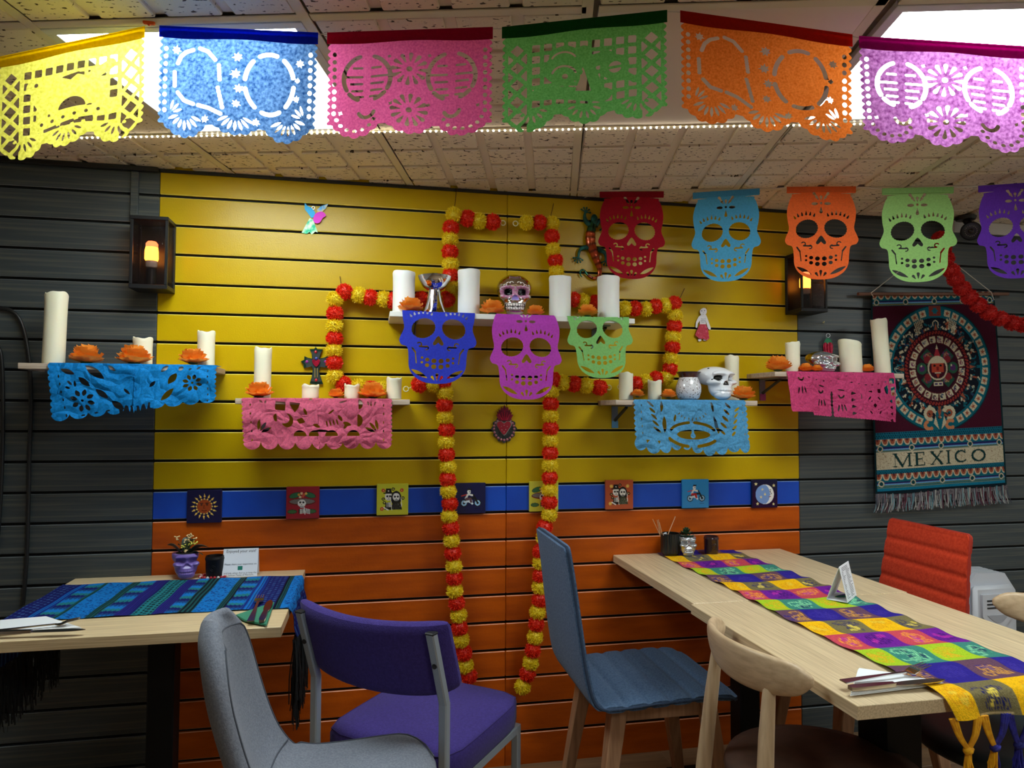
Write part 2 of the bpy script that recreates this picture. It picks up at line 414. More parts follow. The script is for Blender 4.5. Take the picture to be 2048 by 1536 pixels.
# light panels in the ceiling grid
m_lf = mat('light frame white', (205, 205, 205), .4)
m_led = mat('light diffuser', (255, 255, 255), .5, em=PANEL_E, emc=(236, 250, 250))
lab = {(0, -1): 'square white ceiling light panel shining behind the blue paper flag', (3, -1): 'square white ceiling light panel shining behind the magenta paper flag at the right',
       (6, -1): 'square ceiling light panel beyond the right edge of the view', (3, -4): 'square ceiling light panel over the viewer, outside the frame'}
fr = cat_(box(.0, H, 0, .022, -.003, .012, .001), box(0, H, H-.022, H, -.003, .012, .001), box(0, .022, .022, H-.022, -.003, .012, .001), box(H-.022, H, .022, H-.022, -.003, .012, .001), box(.004, H-.004, .004, H-.004, .0085, .0115))
mfr = mesh('frame', fr, m_lf, recalc=True); mdf = mesh('diffuser', box(.022, H-.022, .022, H-.022, .001, .008), m_led, recalc=True)
for (i, j), tx in lab.items():
    u0, v0, c = inplane(i, j); t = thing('ceiling_light', tx, 'light', grid_uv(u0, v0), AL, 'square light panels in the ceiling grid')
    for nm, me in (('frame', mfr), ('diffuser', mdf)):
        o = bpy.data.objects.new(nm, me); COL.objects.link(o); o.parent = t
# light strip along the grid bar
m_strip = mat('strip tape', (200, 190, 160), .5); m_bulb = mat('strip bulb', (255, 244, 214), .4, em=LED_E)
t = thing('light_strip', 'string of tiny warm white bulbs running along the ceiling bar behind the flags', 'light strip', grid_uv(-.9, V0-.012))
sag = lambda u: .004*sin(u*3.1)+.003*sin(u*7+1)
put('tape', tube([grid_uv(u, V0-.010, ZC-.003+0*u) for u in np.arange(-1.35, 2.0, .05)], .0022, 6), m_strip, t)
bl = [ell(grid_uv(u, V0-.010+sag(u)*.6, ZC-.0065), .0032, .0032, .0032, 6, 4) for u in np.arange(-1.34, 1.98, .0167)]
put('bulbs', cat_(*bl), m_bulb, t, 60)['kind'] = 'stuff'
# ================================================================== CUT PAPER
def catmull(P, k=6):
    P = np.array(P, float); n = len(P); out = []
    for i in range(n):
        a, b, c, d = P[i-1], P[i], P[(i+1) % n], P[(i+2) % n]
        for t in np.arange(k)/k: out.append(.5*((2*b)+(-a+c)*t+(2*a-5*b+4*c-d)*t*t+(-a+3*b-3*c+d)*t**3))
    return [tuple(q) for q in out]
def paper(name, c, trl=.42, mott=.82):
    d = tuple(int(x*mott) for x in c)
    return mat(name, d, .75, c2=c, ns=170, lo=.32, hi=.62, trl=trl, spec=.15, bump=.08, bs=90)
def tissue(name, c, trl, k=1, ns=150):
    d = tuple(int(x*(1-.34*k)) for x in c); l = tuple(int(x+(255-x)*.36*k) for x in c)
    return mat(name, d, .75, c2=l, ns=ns, lo=.28, hi=.72, trl=trl, spec=.15, bump=.08, bs=90, det=3)
def crumple(m, st=.6, sc=26):
    nt = m.node_tree; N = nt.nodes; B = N['Principled BSDF']; tc = N.new('ShaderNodeTexCoord'); v = N.new('ShaderNodeTexVoronoi'); v.feature = 'DISTANCE_TO_EDGE'; v.inputs['Scale'].default_value = sc
    n = N.new('ShaderNodeTexNoise'); n.inputs['Scale'].default_value = 9; mx = N.new('ShaderNodeMix'); mx.data_type = 'VECTOR'; mx.inputs[0].default_value = .12
    nt.links.new(tc.outputs['Object'], n.inputs['Vector']); nt.links.new(tc.outputs['Object'], mx.inputs[4]); nt.links.new(n.outputs['Color'], mx.inputs[5]); nt.links.new(mx.outputs[1], v.inputs['Vector'])
    b = N.new('ShaderNodeBump'); b.inputs['Strength'].default_value = st; b.inputs['Distance'].default_value = .02; nt.links.new(v.outputs['Distance'], b.inputs['Height']); nt.links.new(b.outputs[0], B.inputs['Normal']); return m
VN = np.array([-sin(AL), cos(AL), 0])
FV = float((VN @ OZ(300, 48, ZC-.006)+VN @ OZ(1345, 22, ZC-.006))/2)
def AV(x, y):
    v = ray(x, y); return CAM+v*((FV-VN @ CAM)/(VN @ v))
def outline(x, y):                      # flag outline in photo-like units, 330 x 240
    hw = 157+7*np.abs(np.sin(PI*y/16))
    d = np.minimum(hw-np.abs(x), 204-y); d = np.minimum(d, y+1)
    for cx, cy, R in ((-106, 178, 50), (106, 178, 50), (0, 172, 50)):
        th = np.arctan2(y-cy, x-cx); d = np.maximum(d, np.minimum(R+5*np.abs(np.sin(7*th))-np.hypot(x-cx, y-cy), y-cy+30))
    return d
def fan(x, y, cx, cy, n=7, r0=16, r1=40, w=3.2, a0=25, a1=155):
    o = np.full(x.shape, -1e9)
    for k in range(n):
        a = math.radians(a0+(a1-a0)*k/(n-1)); o = np.maximum(o, s_leaf(x, y, cx+r0*cos(a), cy+r0*sin(a), cx+r1*cos(a), cy+r1*sin(a), w))
    return o
def holes_side(x, y):
    o = np.full(x.shape, -1e9)
    for s in (-1, 1):
        for k in range(9): o = np.maximum(o, s_ell(x, y, s*150, 40+17*k, 4.4, 5.2))
    return o
def pat_stars(x, y):
    H = [holes_side(x, y)]
    for a in range(6): H.append(s_arc(x, y, 66, 106, 50, 64, a*60+6, a*60+47, 4.4))
    sc_ = lambda L, w=4.2: [np.maximum.reduce([s_ell(x, y, px_+(qx-px_)*k/5, py_+(qy-py_)*k/5, w, w) for k in range(6)]+[s_seg(x, y, px_, py_, qx, qy, w*.8)]) for (px_, py_), (qx, qy) in zip(L[:-1], L[1:])]
    for L in ([(-124, 72), (-118, 56), (-108, 46), (-93, 40)], [(-79, 36), (-62, 42), (-46, 60)], [(-38, 72), (-35, 104)], [(-38, 122), (-27, 166)], [(-77, 160), (-56, 166), (-30, 180)], [(-122, 136), (-108, 152), (-88, 158)], [(-130, 92), (-129, 122)]): H += sc_(L)
    for sx, sy, R in ((0, 52, 13), (-3, 90, 13), (4, 122, 12), (0, 156, 11), (-62, 190, 10), (40, 190, 10), (128, 60, 11), (124, 98, 8), (122, 138, 9), (-128, 42, 12)):
        H.append(s_star(x, y, sx, sy, R, R*.42, 7, .3))
    for s in (-1, 1):
        for a in (18, 42, 66): H.append(s_leaf(x, y, s*(140-9*sin(math.radians(a))), 184-9*cos(math.radians(a)), s*(140-32*sin(math.radians(a))), 184-34*cos(math.radians(a)), 2.6))
    for cx in (-106, 0, 106): H.append(fan(x, y, cx, 178))
    return np.maximum.reduce(H)
def pat_balloon(x, y):
    H = [holes_side(x, y)]
    for cx in (-84, 84):
        for a0, a1 in ((205, 252), (288, 335), (150, 198), (-18, 30), (112, 138), (42, 68)): H.append(s_arc(x, y, cx, 96, 47, 52, a0, a1, 4.5))
        for yy, w, g in ((72, 17, 10), (92, 28, 8), (108, 22, 8), (124, 20, 8), (138, 14, 6)):
            for s in (-1, 1): H.append(s_box(x, y, cx+s*(g+w)/1.05*.72, yy, w*.62, 2.6, -.03*s))
        for a in (100, 140, 40, 80): H.append(s_arc(x, y, cx, 168, 16, 18, a-22, a+14, 4))
    for cy in (78, 172):
        H.append(s_ell(x, y, 0, cy, 6, 6))
        for k in range(12):
            a = 2*PI*k/12+.1; H.append(s_drop(x, y, cx0 := 13*cos(a), cy+13*sin(a), 33*cos(a), cy+33*sin(a), 4.6))
    for sx, sy in ((-40, 48), (40, 48), (-36, 158), (38, 158), (136, 165), (-136, 175)):
        for a in (.5, 2.1): H.append(s_leaf(x, y, sx-6*cos(a), sy-6*sin(a), sx+6*cos(a), sy+6*sin(a), 1.8))
    for cx in (-106, 106):
        for k in range(7):
            a = math.radians(20+140*k/6); H.append(s_ell(x, y, cx+40*cos(a), 178+38*sin(a), 4.5, 4))
    return np.maximum.reduce(H)
def pat_lattice(bull):
    def f(x, y):
        H = []
        for s in (-1, 1):
            for k in range(5): H.append(s_box(x, y, s*134, 66+38*k-19, 9.5, 9.5, PI/4))
            for k in range(5):
                for q in (-1, 1): H.append(s_poly(x, y, [(s*134+q*7, 47+38*k-0+19), (s*134+q*20, 47+38*k+5), (s*134+q*20, 47+38*k+33)]))
        for a in range(-4, 5):
            for b in range(6): H.append(s_box(x, y, a*24, 46+25*b, 8, 8.2, .04))
        h = np.maximum.reduce(H)
        if bull:
            fig = np.maximum.reduce([s_ell(x, y, -10, 105, 70, 42, .1), s_ell(x, y, -70, 75, 26, 18), s_box(x, y, 15, 158, 95, 12, -.08), s_seg(x, y, -58, 110, -60, 158, 12), s_seg(x, y, 70, 100, 66, 150, 13), s_seg(x, y, 40, 80, 90, 55, 9)])
            inner = np.maximum.reduce([np.minimum(s_ell(x, y, 8, 142, 30, 26), 140-y), s_ell(x, y, -76, 72, 4.5, 4.5)]+[s_ell(x, y, -60+25*k, 162-2*k, 4, 4) for k in range(6)]+[s_box(x, y, -40+40*k, 176-3*k, 15, 3.6, -.08) for k in range(3)]+[s_poly(x, y, [(-20, 66), (25, 60), (2, 76)])])
        else:
            fig = np.maximum.reduce([s_ell(x, y, -42, 98, 36, 34), s_ell(x, y, -38, 74, 30, 26), s_ell(x, y, 62, 104, 26, 26), s_seg(x, y, -90, 150, 40, 162, 13), s_seg(x, y, 0, 60, 30, 165, 10), s_seg(x, y, 8, 86, 45, 78, 12), s_seg(x, y, 62, 108, 100, 140, 5)])
            inner = np.maximum.reduce([s_arc(x, y, -40, 112, 24, 20, 195, 345, 2.4), s_ell(x, y, -38, 116, 6, 6), s_ell(x, y, 62, 104, 13, 13)+0*x, s_arc(x, y, -40, 82, 26, 22, 205, 330, 2.2), s_poly(x, y, [(0, 100), (-18, 150), (14, 150)])])
            inner = np.minimum(inner, -s_box(x, y, 62, 104, 14, 3))
        h = np.maximum(np.minimum(h, -fig-2), inner)
        h = np.maximum(h, np.maximum.reduce([fan(x, y, cx, 178, 6, 18, 38, 2.8) for cx in (-106, 0, 106)]))
        return np.minimum(h, 152-np.abs(x))
    return f
FLAGS = [  # colour word, rgb, fold rgb, top corners in the photo, drop px, pattern, label
    ('yellow', (238, 226, 70), (236, 208, 20), (-4, 118), (291, 56), 208, pat_lattice(True), 'yellow cut paper flag with a horned animal at the far left of the top string'),
    ('blue', (40, 108, 196), (18, 62, 190), (320, 55), (637, 69), 214, pat_stars, 'blue cut paper flag glowing in front of the ceiling light panel'),
    ('pink', (244, 90, 160), (190, 30, 84), (655, 69), (986, 58), 205, pat_balloon, 'rose pink cut paper flag with round skulls between the blue and green flags'),
    ('green', (110, 204, 100), (32, 112, 44), (1004, 58), (1334, 24), 208, pat_lattice(False), 'green cut paper flag with lattice cutouts in the middle of the top string'),
    ('orange', (246, 116, 30), (196, 48, 20), (1360, 25), (1704, 73), 212, pat_stars, 'orange cut paper flag with star cutouts on the top string'),
    ('magenta', (206, 84, 200), (186, 20, 140), (1717, 76), (2058, 97), 206, pat_balloon, 'violet magenta cut paper flag at the right end of the top string')]
sp = []
for n_, (cw, rgb, frgb, a, b, drop, pat, lb) in enumerate(FLAGS):
    A, B = AV(*a), AV(*b); w = float(np.linalg.norm((B-A)[:2])); k = w/330; dep = float(((A+B)/2-CAM) @ CF); h = drop/FOC*dep
    ky = h/228
    g = lambda U, V: np.minimum(outline(U/k, V/ky), -pat(U/k, V/ky))*k
    uv, F = cutsheet(g, w*1.03, h*1.02, 150, 104)
    t_ = uv[:, 0]/w+.5; d = uv[:, 1]; wv = wob(t_*6, d*18, 20+n_, 1.2)*.012*np.clip(d/h, 0, 1)+.004*np.sin(t_*9+n_)*(d/h)
    base = A[None]+(B-A)[None]*t_[:, None]
    V = base+np.outer(wv, VN)+np.stack([0*d, 0*d, -d-.006+(.003*np.sin(t_*14+n_))*(d/h)], 1)
    V -= np.outer(np.clip(d/h, 0, 1)**2*.012*(1 if n_ % 2 else .5), VN)
    t = thing('paper_flag', lb, 'paper flag', (A+B)/2, 0, 'cut paper flags on the top string')
    put('sheet', (V, F), tissue(cw+' tissue', rgb, *((.5, 1) if cw in ('blue', 'magenta') else (.5, .5) if cw == 'yellow' else (.62, .34, 240))), t, 180, recalc=False)
    G = np.zeros((2, 41, 3))
    tt = np.linspace(.0, 1, 41)
    for q in (0, 1):
        G[q] = A+(B-A)*tt[:, None]; G[q, :, 2] += .003-q*(.024+.002*np.sin(tt*9)); G[q] -= VN*.0022
    put('fold_strip', slab(G, .0006), paper(cw+' fold', frgb, .6, .95), t, 60)
    sp += [A+[0, 0, .0005], B+[0, 0, .0005]]
m_str = mat('white string', (214, 208, 196), .8)
sp = [AV(-60, 132)]+sp
o = put('banner_string', tube(sp, .0011, 5), m_str, None, 60)
tag(o, 'thin white string carrying the six large paper flags under the ceiling', 'string')
c_ = AV(298, 48); tag(put('string_clip', cat_(box(c_[0]-.012, c_[0]+.012, c_[1]-.004, c_[1]+.004, c_[2]-.001, c_[2]+.012, .002), ell(c_, .004, .004, .004, 8, 6)), mat('orange clip', (240, 96, 20), .4)), 'tiny orange clip holding the flag string to the ceiling light frame', 'clip')
# ---- skull cut-outs
HALF = [(196, 56), (236, 78), (258, 124), (275, 200), (270, 275), (258, 345), (283, 412), (290, 445), (272, 476), (230, 493), (218, 560), (212, 640), (180, 700), (120, 742), (50, 760)]
HEAD = catmull([(-x, y) for x, y in HALF[::-1]][:-1]+[(-196, 56)]+HALF, 4)
def skull_holes(x, y):
    ax = np.abs(x); H = [s_ell(ax, y, 114, 345, 90, 75, .33), s_poly(ax, y, [(-2, 398), (14, 412), (40, 455), (38, 470), (26, 474), (10, 462), (0, 450), (-4, 452)])]
    H[0] = H[0]+2.0*np.sin(np.arctan2(y-345, ax-114)*26)
    H += [s_arc(ax, y, 140, 468, 16, 14, 90, 330, 4.5)*1., s_seg(ax, y, 84, 486, 138, 484, 6), s_arc(ax, y, 88, 494, 16, 14, 80, 270, 4.5)]
    H += [s_seg(ax, y, 192, 497, 168, 530, 6.5), s_seg(ax, y, 168, 530, 158, 610, 4)]
    for tx, r, y0, y1 in ((27, 19, 590, 634), (77, 16, 582, 624), (117, 10, 568, 603)): H += [s_ell(ax, y, tx, y0, r, r*.92), s_ell(ax, y, tx, y1, r, r*.92)]
    H += [s_leaf(ax, y, 196, 656, 70, 722, 15), s_drop(x, y, 0, 740, 0, 695, 12), s_drop(ax, y, 16, 742, 36, 712, 11)]
    H += [s_ell(x, y, 0, 134, 10, 10), s_ell(ax, y, 52, 138, 26, 12), s_drop(x, y, 0, 160, 0, 205, 13), s_drop(x, y, 0, 112, 0, 82, 12), s_drop(ax, y, 14, 112, 36, 84, 11), s_drop(ax, y, 24, 96, 56, 54, 12)]
    for ex, ey, tx, ty in ((56, 232, 46, 208), (88, 222, 82, 196), (120, 220, 120, 192), (152, 226, 158, 198), (183, 236, 194, 212), (208, 252, 224, 232)): H.append(s_drop(ax, y, tx, ty, ex, ey+6, 8.5))
    return np.maximum.reduce(H)
def skull_f(tab):
    def f(x, y):
        d = s_poly(x, y, HEAD)
        if tab: d = np.maximum(d, s_box(x, y, 0, 25, 277, 26))
        else: d = np.maximum(d, s_box(x, y, 0, 70, 235, 70))
        return np.minimum(d, -skull_holes(x, y))
    return f
KS = .000429
def skull_sheet(tab, cut=0):
    f = skull_f(tab)
    uv, F = cutsheet(lambda U, V: f(U/KS, V/KS)*KS, 600*KS, 770*KS, 120, 154)
    return uv, F
SK0 = skull_sheet(True)
sk = [('crimson', (176, 24, 44), (1263, 384), 52.7, 'dark crimson skull cutout hanging beside the metal lizard', .012),
      ('sky blue', (84, 176, 226), (1452, 382), 54.5, 'sky blue paper skull cutout hanging between the crimson and orange skulls', -.05),
      ('tangerine', (250, 112, 50), (1642, 374), 55.7, 'orange skull cutout hanging in front of the right wall lantern', .01),
      ('pale green', (158, 210, 122), (1835, 376), 57.0, 'pale green skull cutout hanging above the woven tapestry', -.005),
      ('purple', (104, 52, 180), (2028, 368), 57.6, 'purple skull cutout cut off by the right edge of the photo', -.05)]
pts = []
for n_, (cw, rgb, p, eye, lb, tilt) in enumerate(sk):
    D = FOC*230*KS/eye; T = AD(*p, D); pts.append(T)
LX = np.array([p[0] for p in pts]); LY = np.array([p[1] for p in pts]); fit = np.polyfit(LX, LY, 1)
skd = np.array([1, fit[0], 0]); skd /= np.linalg.norm(skd); sknn = np.array([-skd[1], skd[0], 0])
spath = []
for n_, (cw, rgb, p, eye, lb, tilt) in enumerate(sk):
    T0 = pts[n_]; v = ray(*p); s_ = (fit[0]*CAM[0]+fit[1]-CAM[1])/(v[1]-fit[0]*v[0]); T = CAM+v*s_
    uv, F = SK0; fx = np.clip(float((T-CAM) @ CF)/(FOC*230*KS/eye), .9, 1.1)
    u = uv[:, 0]*fx; d = uv[:, 1]*fx
    face = np.array([CR[0]*.6+skd[0]*.4, CR[1]*.6+skd[1]*.4, 0]); face /= np.linalg.norm(face); nn = np.array([-face[1], face[0], 0])
    bend = .018*np.sin(u*9+n_)*(d/.33)+.006*wob(u*10, d*10, 40+n_, 1.5)
    uu = u*cos(tilt)+d*sin(tilt)*.0; zz = -d-u*sin(tilt)
    V = T[None]+np.outer(uu, face)+np.outer(bend, nn); V[:, 2] += zz
    t = thing('paper_skull', lb, 'paper skull', T, 0, 'skull cutouts on the right-hand string')
    put('sheet', (V, F), paper(cw+' paper', rgb, .34, .94), t, 180, recalc=False)
    G = np.zeros((2, 13, 3)); tt = np.linspace(-277*KS*fx, 277*KS*fx, 13)
    for q in (0, 1): G[q] = T+np.outer(tt, face)-nn*.002; G[q, :, 2] += -tt*sin(tilt)+.001-q*.02
    put('fold_strip', slab(G, .0012), paper(cw+' paper fold', tuple(int(x*.9) for x in rgb), .22, .95), t)
    for q in (-1, 1): spath.append(T+face*q*277*KS*fx+np.array([0, 0, -q*277*KS*fx*sin(tilt)-.001]))
e0 = np.array([.29, -.03, ZC-.012])
o = put('skull_string', tube([e0]+spath+[spath[-1]+(spath[-1]-spath[-2])*[.4, .4, 0]], .0009, 5), m_str, None, 60)
tag(o, 'thin string from the wall carrying the five skull cutouts at the right', 'string')
# ---- shelves
m_wood = mat('pale shelf board', (196, 176, 158), .6, c2=(176, 156, 138), ns=10, st=(1, 12, 12))
m_shw = mat('white shelf board', (224, 222, 216), .5)
m_brk = mat('bracket grey', (128, 134, 140), .45, m=.3)
SH = {'left': (-1.532, -.983, 1.411), 'pink': (-.914, -.365, 1.309), 'center': (-.434, .425, 1.602), 'lightblue': (.353, .90, 1.313), 'right': (.971, 1.52, 1.422)}
SD = .2
slab_lab = {'left': 'pale wooden wall shelf under the bright blue paper cloth at the left', 'pink': 'pale wooden wall shelf under the dusty pink paper cloth below the cross', 'center': 'long white wall shelf in the middle, highest of the five',
            'lightblue': 'wooden wall shelf carrying the white ceramic skull', 'right': 'wooden wall shelf with the silver skull, in front of the tapestry edge'}
for k, (x0, x1, z) in SH.items():
    t = thing('wall_shelf', slab_lab[k], 'shelf', ((x0+x1)/2, 0, z-.02), 0, 'shelves of the altar')
    put('board', box(x0, x1, -SD, -.0005, z-.018, z, .0015), m_shw if k == 'center' else m_wood, t)
    for s in (.12, .88):
        bx = x0+(x1-x0)*s
        if k == 'center': bx = x0+(x1-x0)*(.1 if s < .5 else .9)
        mb = {'lightblue': mat('blue painted bracket', (92, 150, 196), .5), 'right': mat('pink painted bracket', (150, 60, 110), .5)}.get(k, m_brk)
        br = put('bracket', cat_(box(bx-.012, bx+.012, -.150, -.002, z-.0235, z-.0185), box(bx-.012, bx+.012, -.006, -.001, z-.105, z-.0235)), m_brk, t)
        put('strut', tube([(bx, -.008, z-.075), (bx, -.13, z-.026)], .006, 6), mat('dark strut', (40, 40, 42), .5), br)
        put('foot', box(bx-.0125, bx+.0125, -.0085, -.0062, z-.104, z-.078), mb, br)
# ---- skulls draped over the centre shelf
dr = [('royal blue', (52, 66, 206), (878, 640), 214, 'royal blue paper skull draped over the white shelf below the chrome bowl', -.02, 1.03),
      ('orchid', (196, 74, 198), (1051, 640), 80, 'orchid pink paper skull draped over the middle of the white shelf', .0, 1.0),
      ('mint', (140, 206, 120), (1197, 645), 238, 'light green paper skull draped over the right end of the white shelf', .03, .96)]
for n_, (cw, rgb, p, fold, lb, tilt, sc) in enumerate(dr):
    z = SH['center'][2]; yf = -SD-.0025; c0 = OY(*p, yf); uv, F = skull_sheet(False)
    x = uv[:, 0]*sc; d = (uv[:, 1]-fold*KS)*sc; hang = d > 0
    out_ = -.004-.012*np.sin(np.clip(d/.25, 0, 1)*1.6)*(1+.5*np.sin(x*14+n_))+.004*wob(x*18, d*18, 60+n_, 1.6)
    out_ = np.where(hang, out_*np.clip(d/.03, 0, 1), 0)
    Y = np.where(hang, yf+np.minimum(out_, 0), np.minimum(yf-d, -.03)); Z = np.where(hang, z+.0018-d, z+.0018)
    X = c0[0]+x+np.where(hang, d*tilt*1.5, 0)
    o = put('shelf_skull', (np.stack([X, Y, Z+np.where(hang, x*tilt, 0)], 1), F), paper(cw+' paper', rgb, .3, .93), None, 180, recalc=False)
    tag(o, lb, 'paper skull', 'skull cutouts draped over the white shelf')
# ---- paper cloths on the other shelves (outlines in photo-like units)
def scal(x, y, x0, x1, ybase, per, dep, top=0):
    b = ybase+dep*np.sqrt(np.clip(1-(((x-x0) % per)/per*2-1)**2, 0, 1)); return np.minimum.reduce([x-x0, x1-x, b-y, y-top+60])
def flower_cut(x, y, cx, cy, r0, r1, w, n=8):
    H = [s_ell(x, y, cx, cy, 2.6, 2.6)]
    for k in range(n):
        a = 2*PI*k/n+.3; H.append(s_leaf(x, y, cx+r0*cos(a), cy+r0*sin(a), cx+r1*cos(a), cy+r1*sin(a), w))
    return np.maximum.reduce(H)
def cl_left(x, y):
    d = scal(x, y, -169, 169, 90-.05*x, 33.8, 13); side = 165+5*np.abs(np.sin(PI*y/12)); d = np.minimum(d, side-np.abs(x))
    gap = np.minimum(np.minimum(x+42, 38-x), y-84); d = np.where(gap > 0, -gap, d)
    spk = np.maximum.reduce([s_poly(x, y, [(-36+12*k, 78), (-24+12*k, 78), (-34+12*k+k, 108-abs(k-3)*2)]) for k in range(6)]); d = np.maximum(d, np.maximum(spk, s_ell(x, y, 0, 80, 36, 12)))
    H = [flower_cut(x, y, -108, 74, 9, 23, 4.2), flower_cut(x, y, 120, 44, 8, 21, 4.2)]
    for a in [((-145, 12), (-118, 22), 5), ((-97, 4), (-62, 32), 8), ((-112, 28), (-92, 46), 6), ((-82, 52), (-60, 72), 6), ((-55, 78), (-32, 96), 7), ((-52, 4), (-38, 16), 4), ((70, 2), (56, 18), 5), ((100, 4), (92, 14), 5), ((88, 20), (72, 46), 7), ((58, 84), (84, 56), 6), ((-28, 52), (-16, 66), 3), ((34, 52), (46, 38), 4), ((0, 18), (3, 30), 2), ((3, 48), (6, 62), 2.5)]: H.append(s_leaf(x, y, *a[0], *a[1], a[2]))
    for a, b in [((-134, 34), (-124, 44)), ((-120, 34), (-119, 48)), ((-138, 46), (-128, 50)), ((112, 14), (118, 8)), ((128, 12), (136, 4))]: H.append(s_leaf(x, y, *a, *b, 2.4))
    for k in range(6): H += [s_leaf(x, y, -149+k*1.6, 22+15*k, -149+k*1.6, 30+15*k, 1.5), s_leaf(x, y, 152, 10+15*k, 151, 18+15*k, 1.5), s_leaf(x, y, -140+24*k, 106-3*k, -130+24*k, 105-3*k, 1.6)]
    return np.minimum(d, -np.maximum.reduce(H))
def cl_pink(x, y):
    d = scal(x, y, -152, 152, 88, 33.8, 17); d = np.minimum(d, 148+4*np.abs(np.sin(PI*y/9))-np.abs(x))
    H = []
    for cx, s in ((-124, 1), (124, -1)):
        for a in (-78, -52, -26): H.append(s_leaf(x, y, cx+s*8*cos(math.radians(a)), 74+8*sin(math.radians(a)), cx+s*32*cos(math.radians(a)), 74+32*sin(math.radians(a)), 3.2))
    moon = lambda cx, cy, r, q: np.minimum(s_ell(x, y, cx, cy, r, r*1.2), (x-cx)*q)
    H += [moon(82, 12, 9, 1), moon(80, 46, 11, 1), moon(-84, 40, 7, -1), np.minimum(s_ell(x, y, -64, 46, 12, 14), -s_ell(x, y, -70, 42, 11, 10)), s_box(x, y, -76, 16, 10, 9, .1), s_poly(x, y, [(-58, 8), (-36, 10), (-40, 20), (-48, 30), (-56, 16)]), s_poly(x, y, [(-46, 44), (-34, 40), (-28, 50), (-40, 53)])]
    for cx in (-40, -10, 28, 72): H.append(np.minimum(s_ell(x, y, cx, 78, 13, 12), 78-y))
    for k in range(4): H.append(s_leaf(x, y, 16+7*k, 44-k, 20+7*k, 60-k, 1.7))
    for a, b, w in [((-30, 20), (-24, 36), 3), ((20, 34), (34, 22), 2), ((40, 34), (50, 48), 3.4), ((-14, 54), (6, 60), 4), ((50, 50), (68, 56), 4), ((52, 64), (60, 52), 3), ((-8, 66), (24, 68), 2.6), ((-20, 4), (-10, 0), 2), ((40, 10), (60, 4), 2), ((100, 4), (104, 16), 1.7), ((108, 4), (108, 18), 1.8), ((118, 4), (114, 16), 1.7), ((-118, 4), (-110, 10), 2), ((-104, 4), (-106, 12), 2)]: H.append(s_leaf(x, y, *a, *b, w))
    for k in range(5): H += [s_leaf(x, y, -134, 10+18*k, -135, 18+18*k, 1.4), s_leaf(x, y, 134, 10+18*k, 134, 18+18*k, 1.4)]
    return np.minimum(d, -np.maximum.reduce(H))
def cl_lb(x, y):
    d = np.minimum(np.minimum(112-np.abs(x), 80+.06*x-y), y+60); d = np.minimum(d, 108+4*np.abs(np.sin(PI*y/10))-np.abs(x))
    for k in range(10): cx = -101+22.4*k; d = np.maximum(d, s_ell(x, y, cx, 82+5*sin(k*1.3)+k*.4, 11.5, 13))
    H = [s_arc(x, y, 0, 60, 44, 18, 195, 262, 2.6), s_arc(x, y, 0, 60, 44, 18, 278, 345, 2.6), s_ell(x, y, 2, 64, 34, 9), s_arc(x, y, 0, 64, 50, 22, 100, 160, 3), s_arc(x, y, 0, 64, 50, 22, 30, 75, 3)]
    H[2] = np.minimum(H[2], -np.maximum(s_ell(x, y, 2, 66, 5, 5), s_box(x, y, 2, 58, 2.4, 5)))
    for k in range(5): H += [s_leaf(x, y, -86+2*k, 2+12*k, -74+3*k, 14+12*k, 2.4), s_leaf(x, y, 78-3*k, 16+12*k, 68-4*k, 4+12*k, 2.6), s_leaf(x, y, 84-2*k, 22+11*k, 97-3*k, 12+11*k, 2.2), s_leaf(x, y, -98, 6+13*k, -97, 14+13*k, 1.1), s_leaf(x, y, 104, 6+13*k, 103, 12+13*k, 1.1)]
    for k in range(9): a = math.radians(25+130*k/8); H.append(s_leaf(x, y, 2+26*cos(a), 16+16*sin(a), 2+33*cos(a), 20+21*sin(a), 1.1))
    H += [s_leaf(x, y, -58, 2, -60, 24, 3), s_leaf(x, y, -54, 30, -56, 62, 4), s_leaf(x, y, 40, 2, 44, 24, 2.6), s_leaf(x, y, 44, 28, 52, 64, 3.4), s_leaf(x, y, -32, 26, -36, 42, 2.6)]
    return np.minimum(d, -np.maximum.reduce(H))
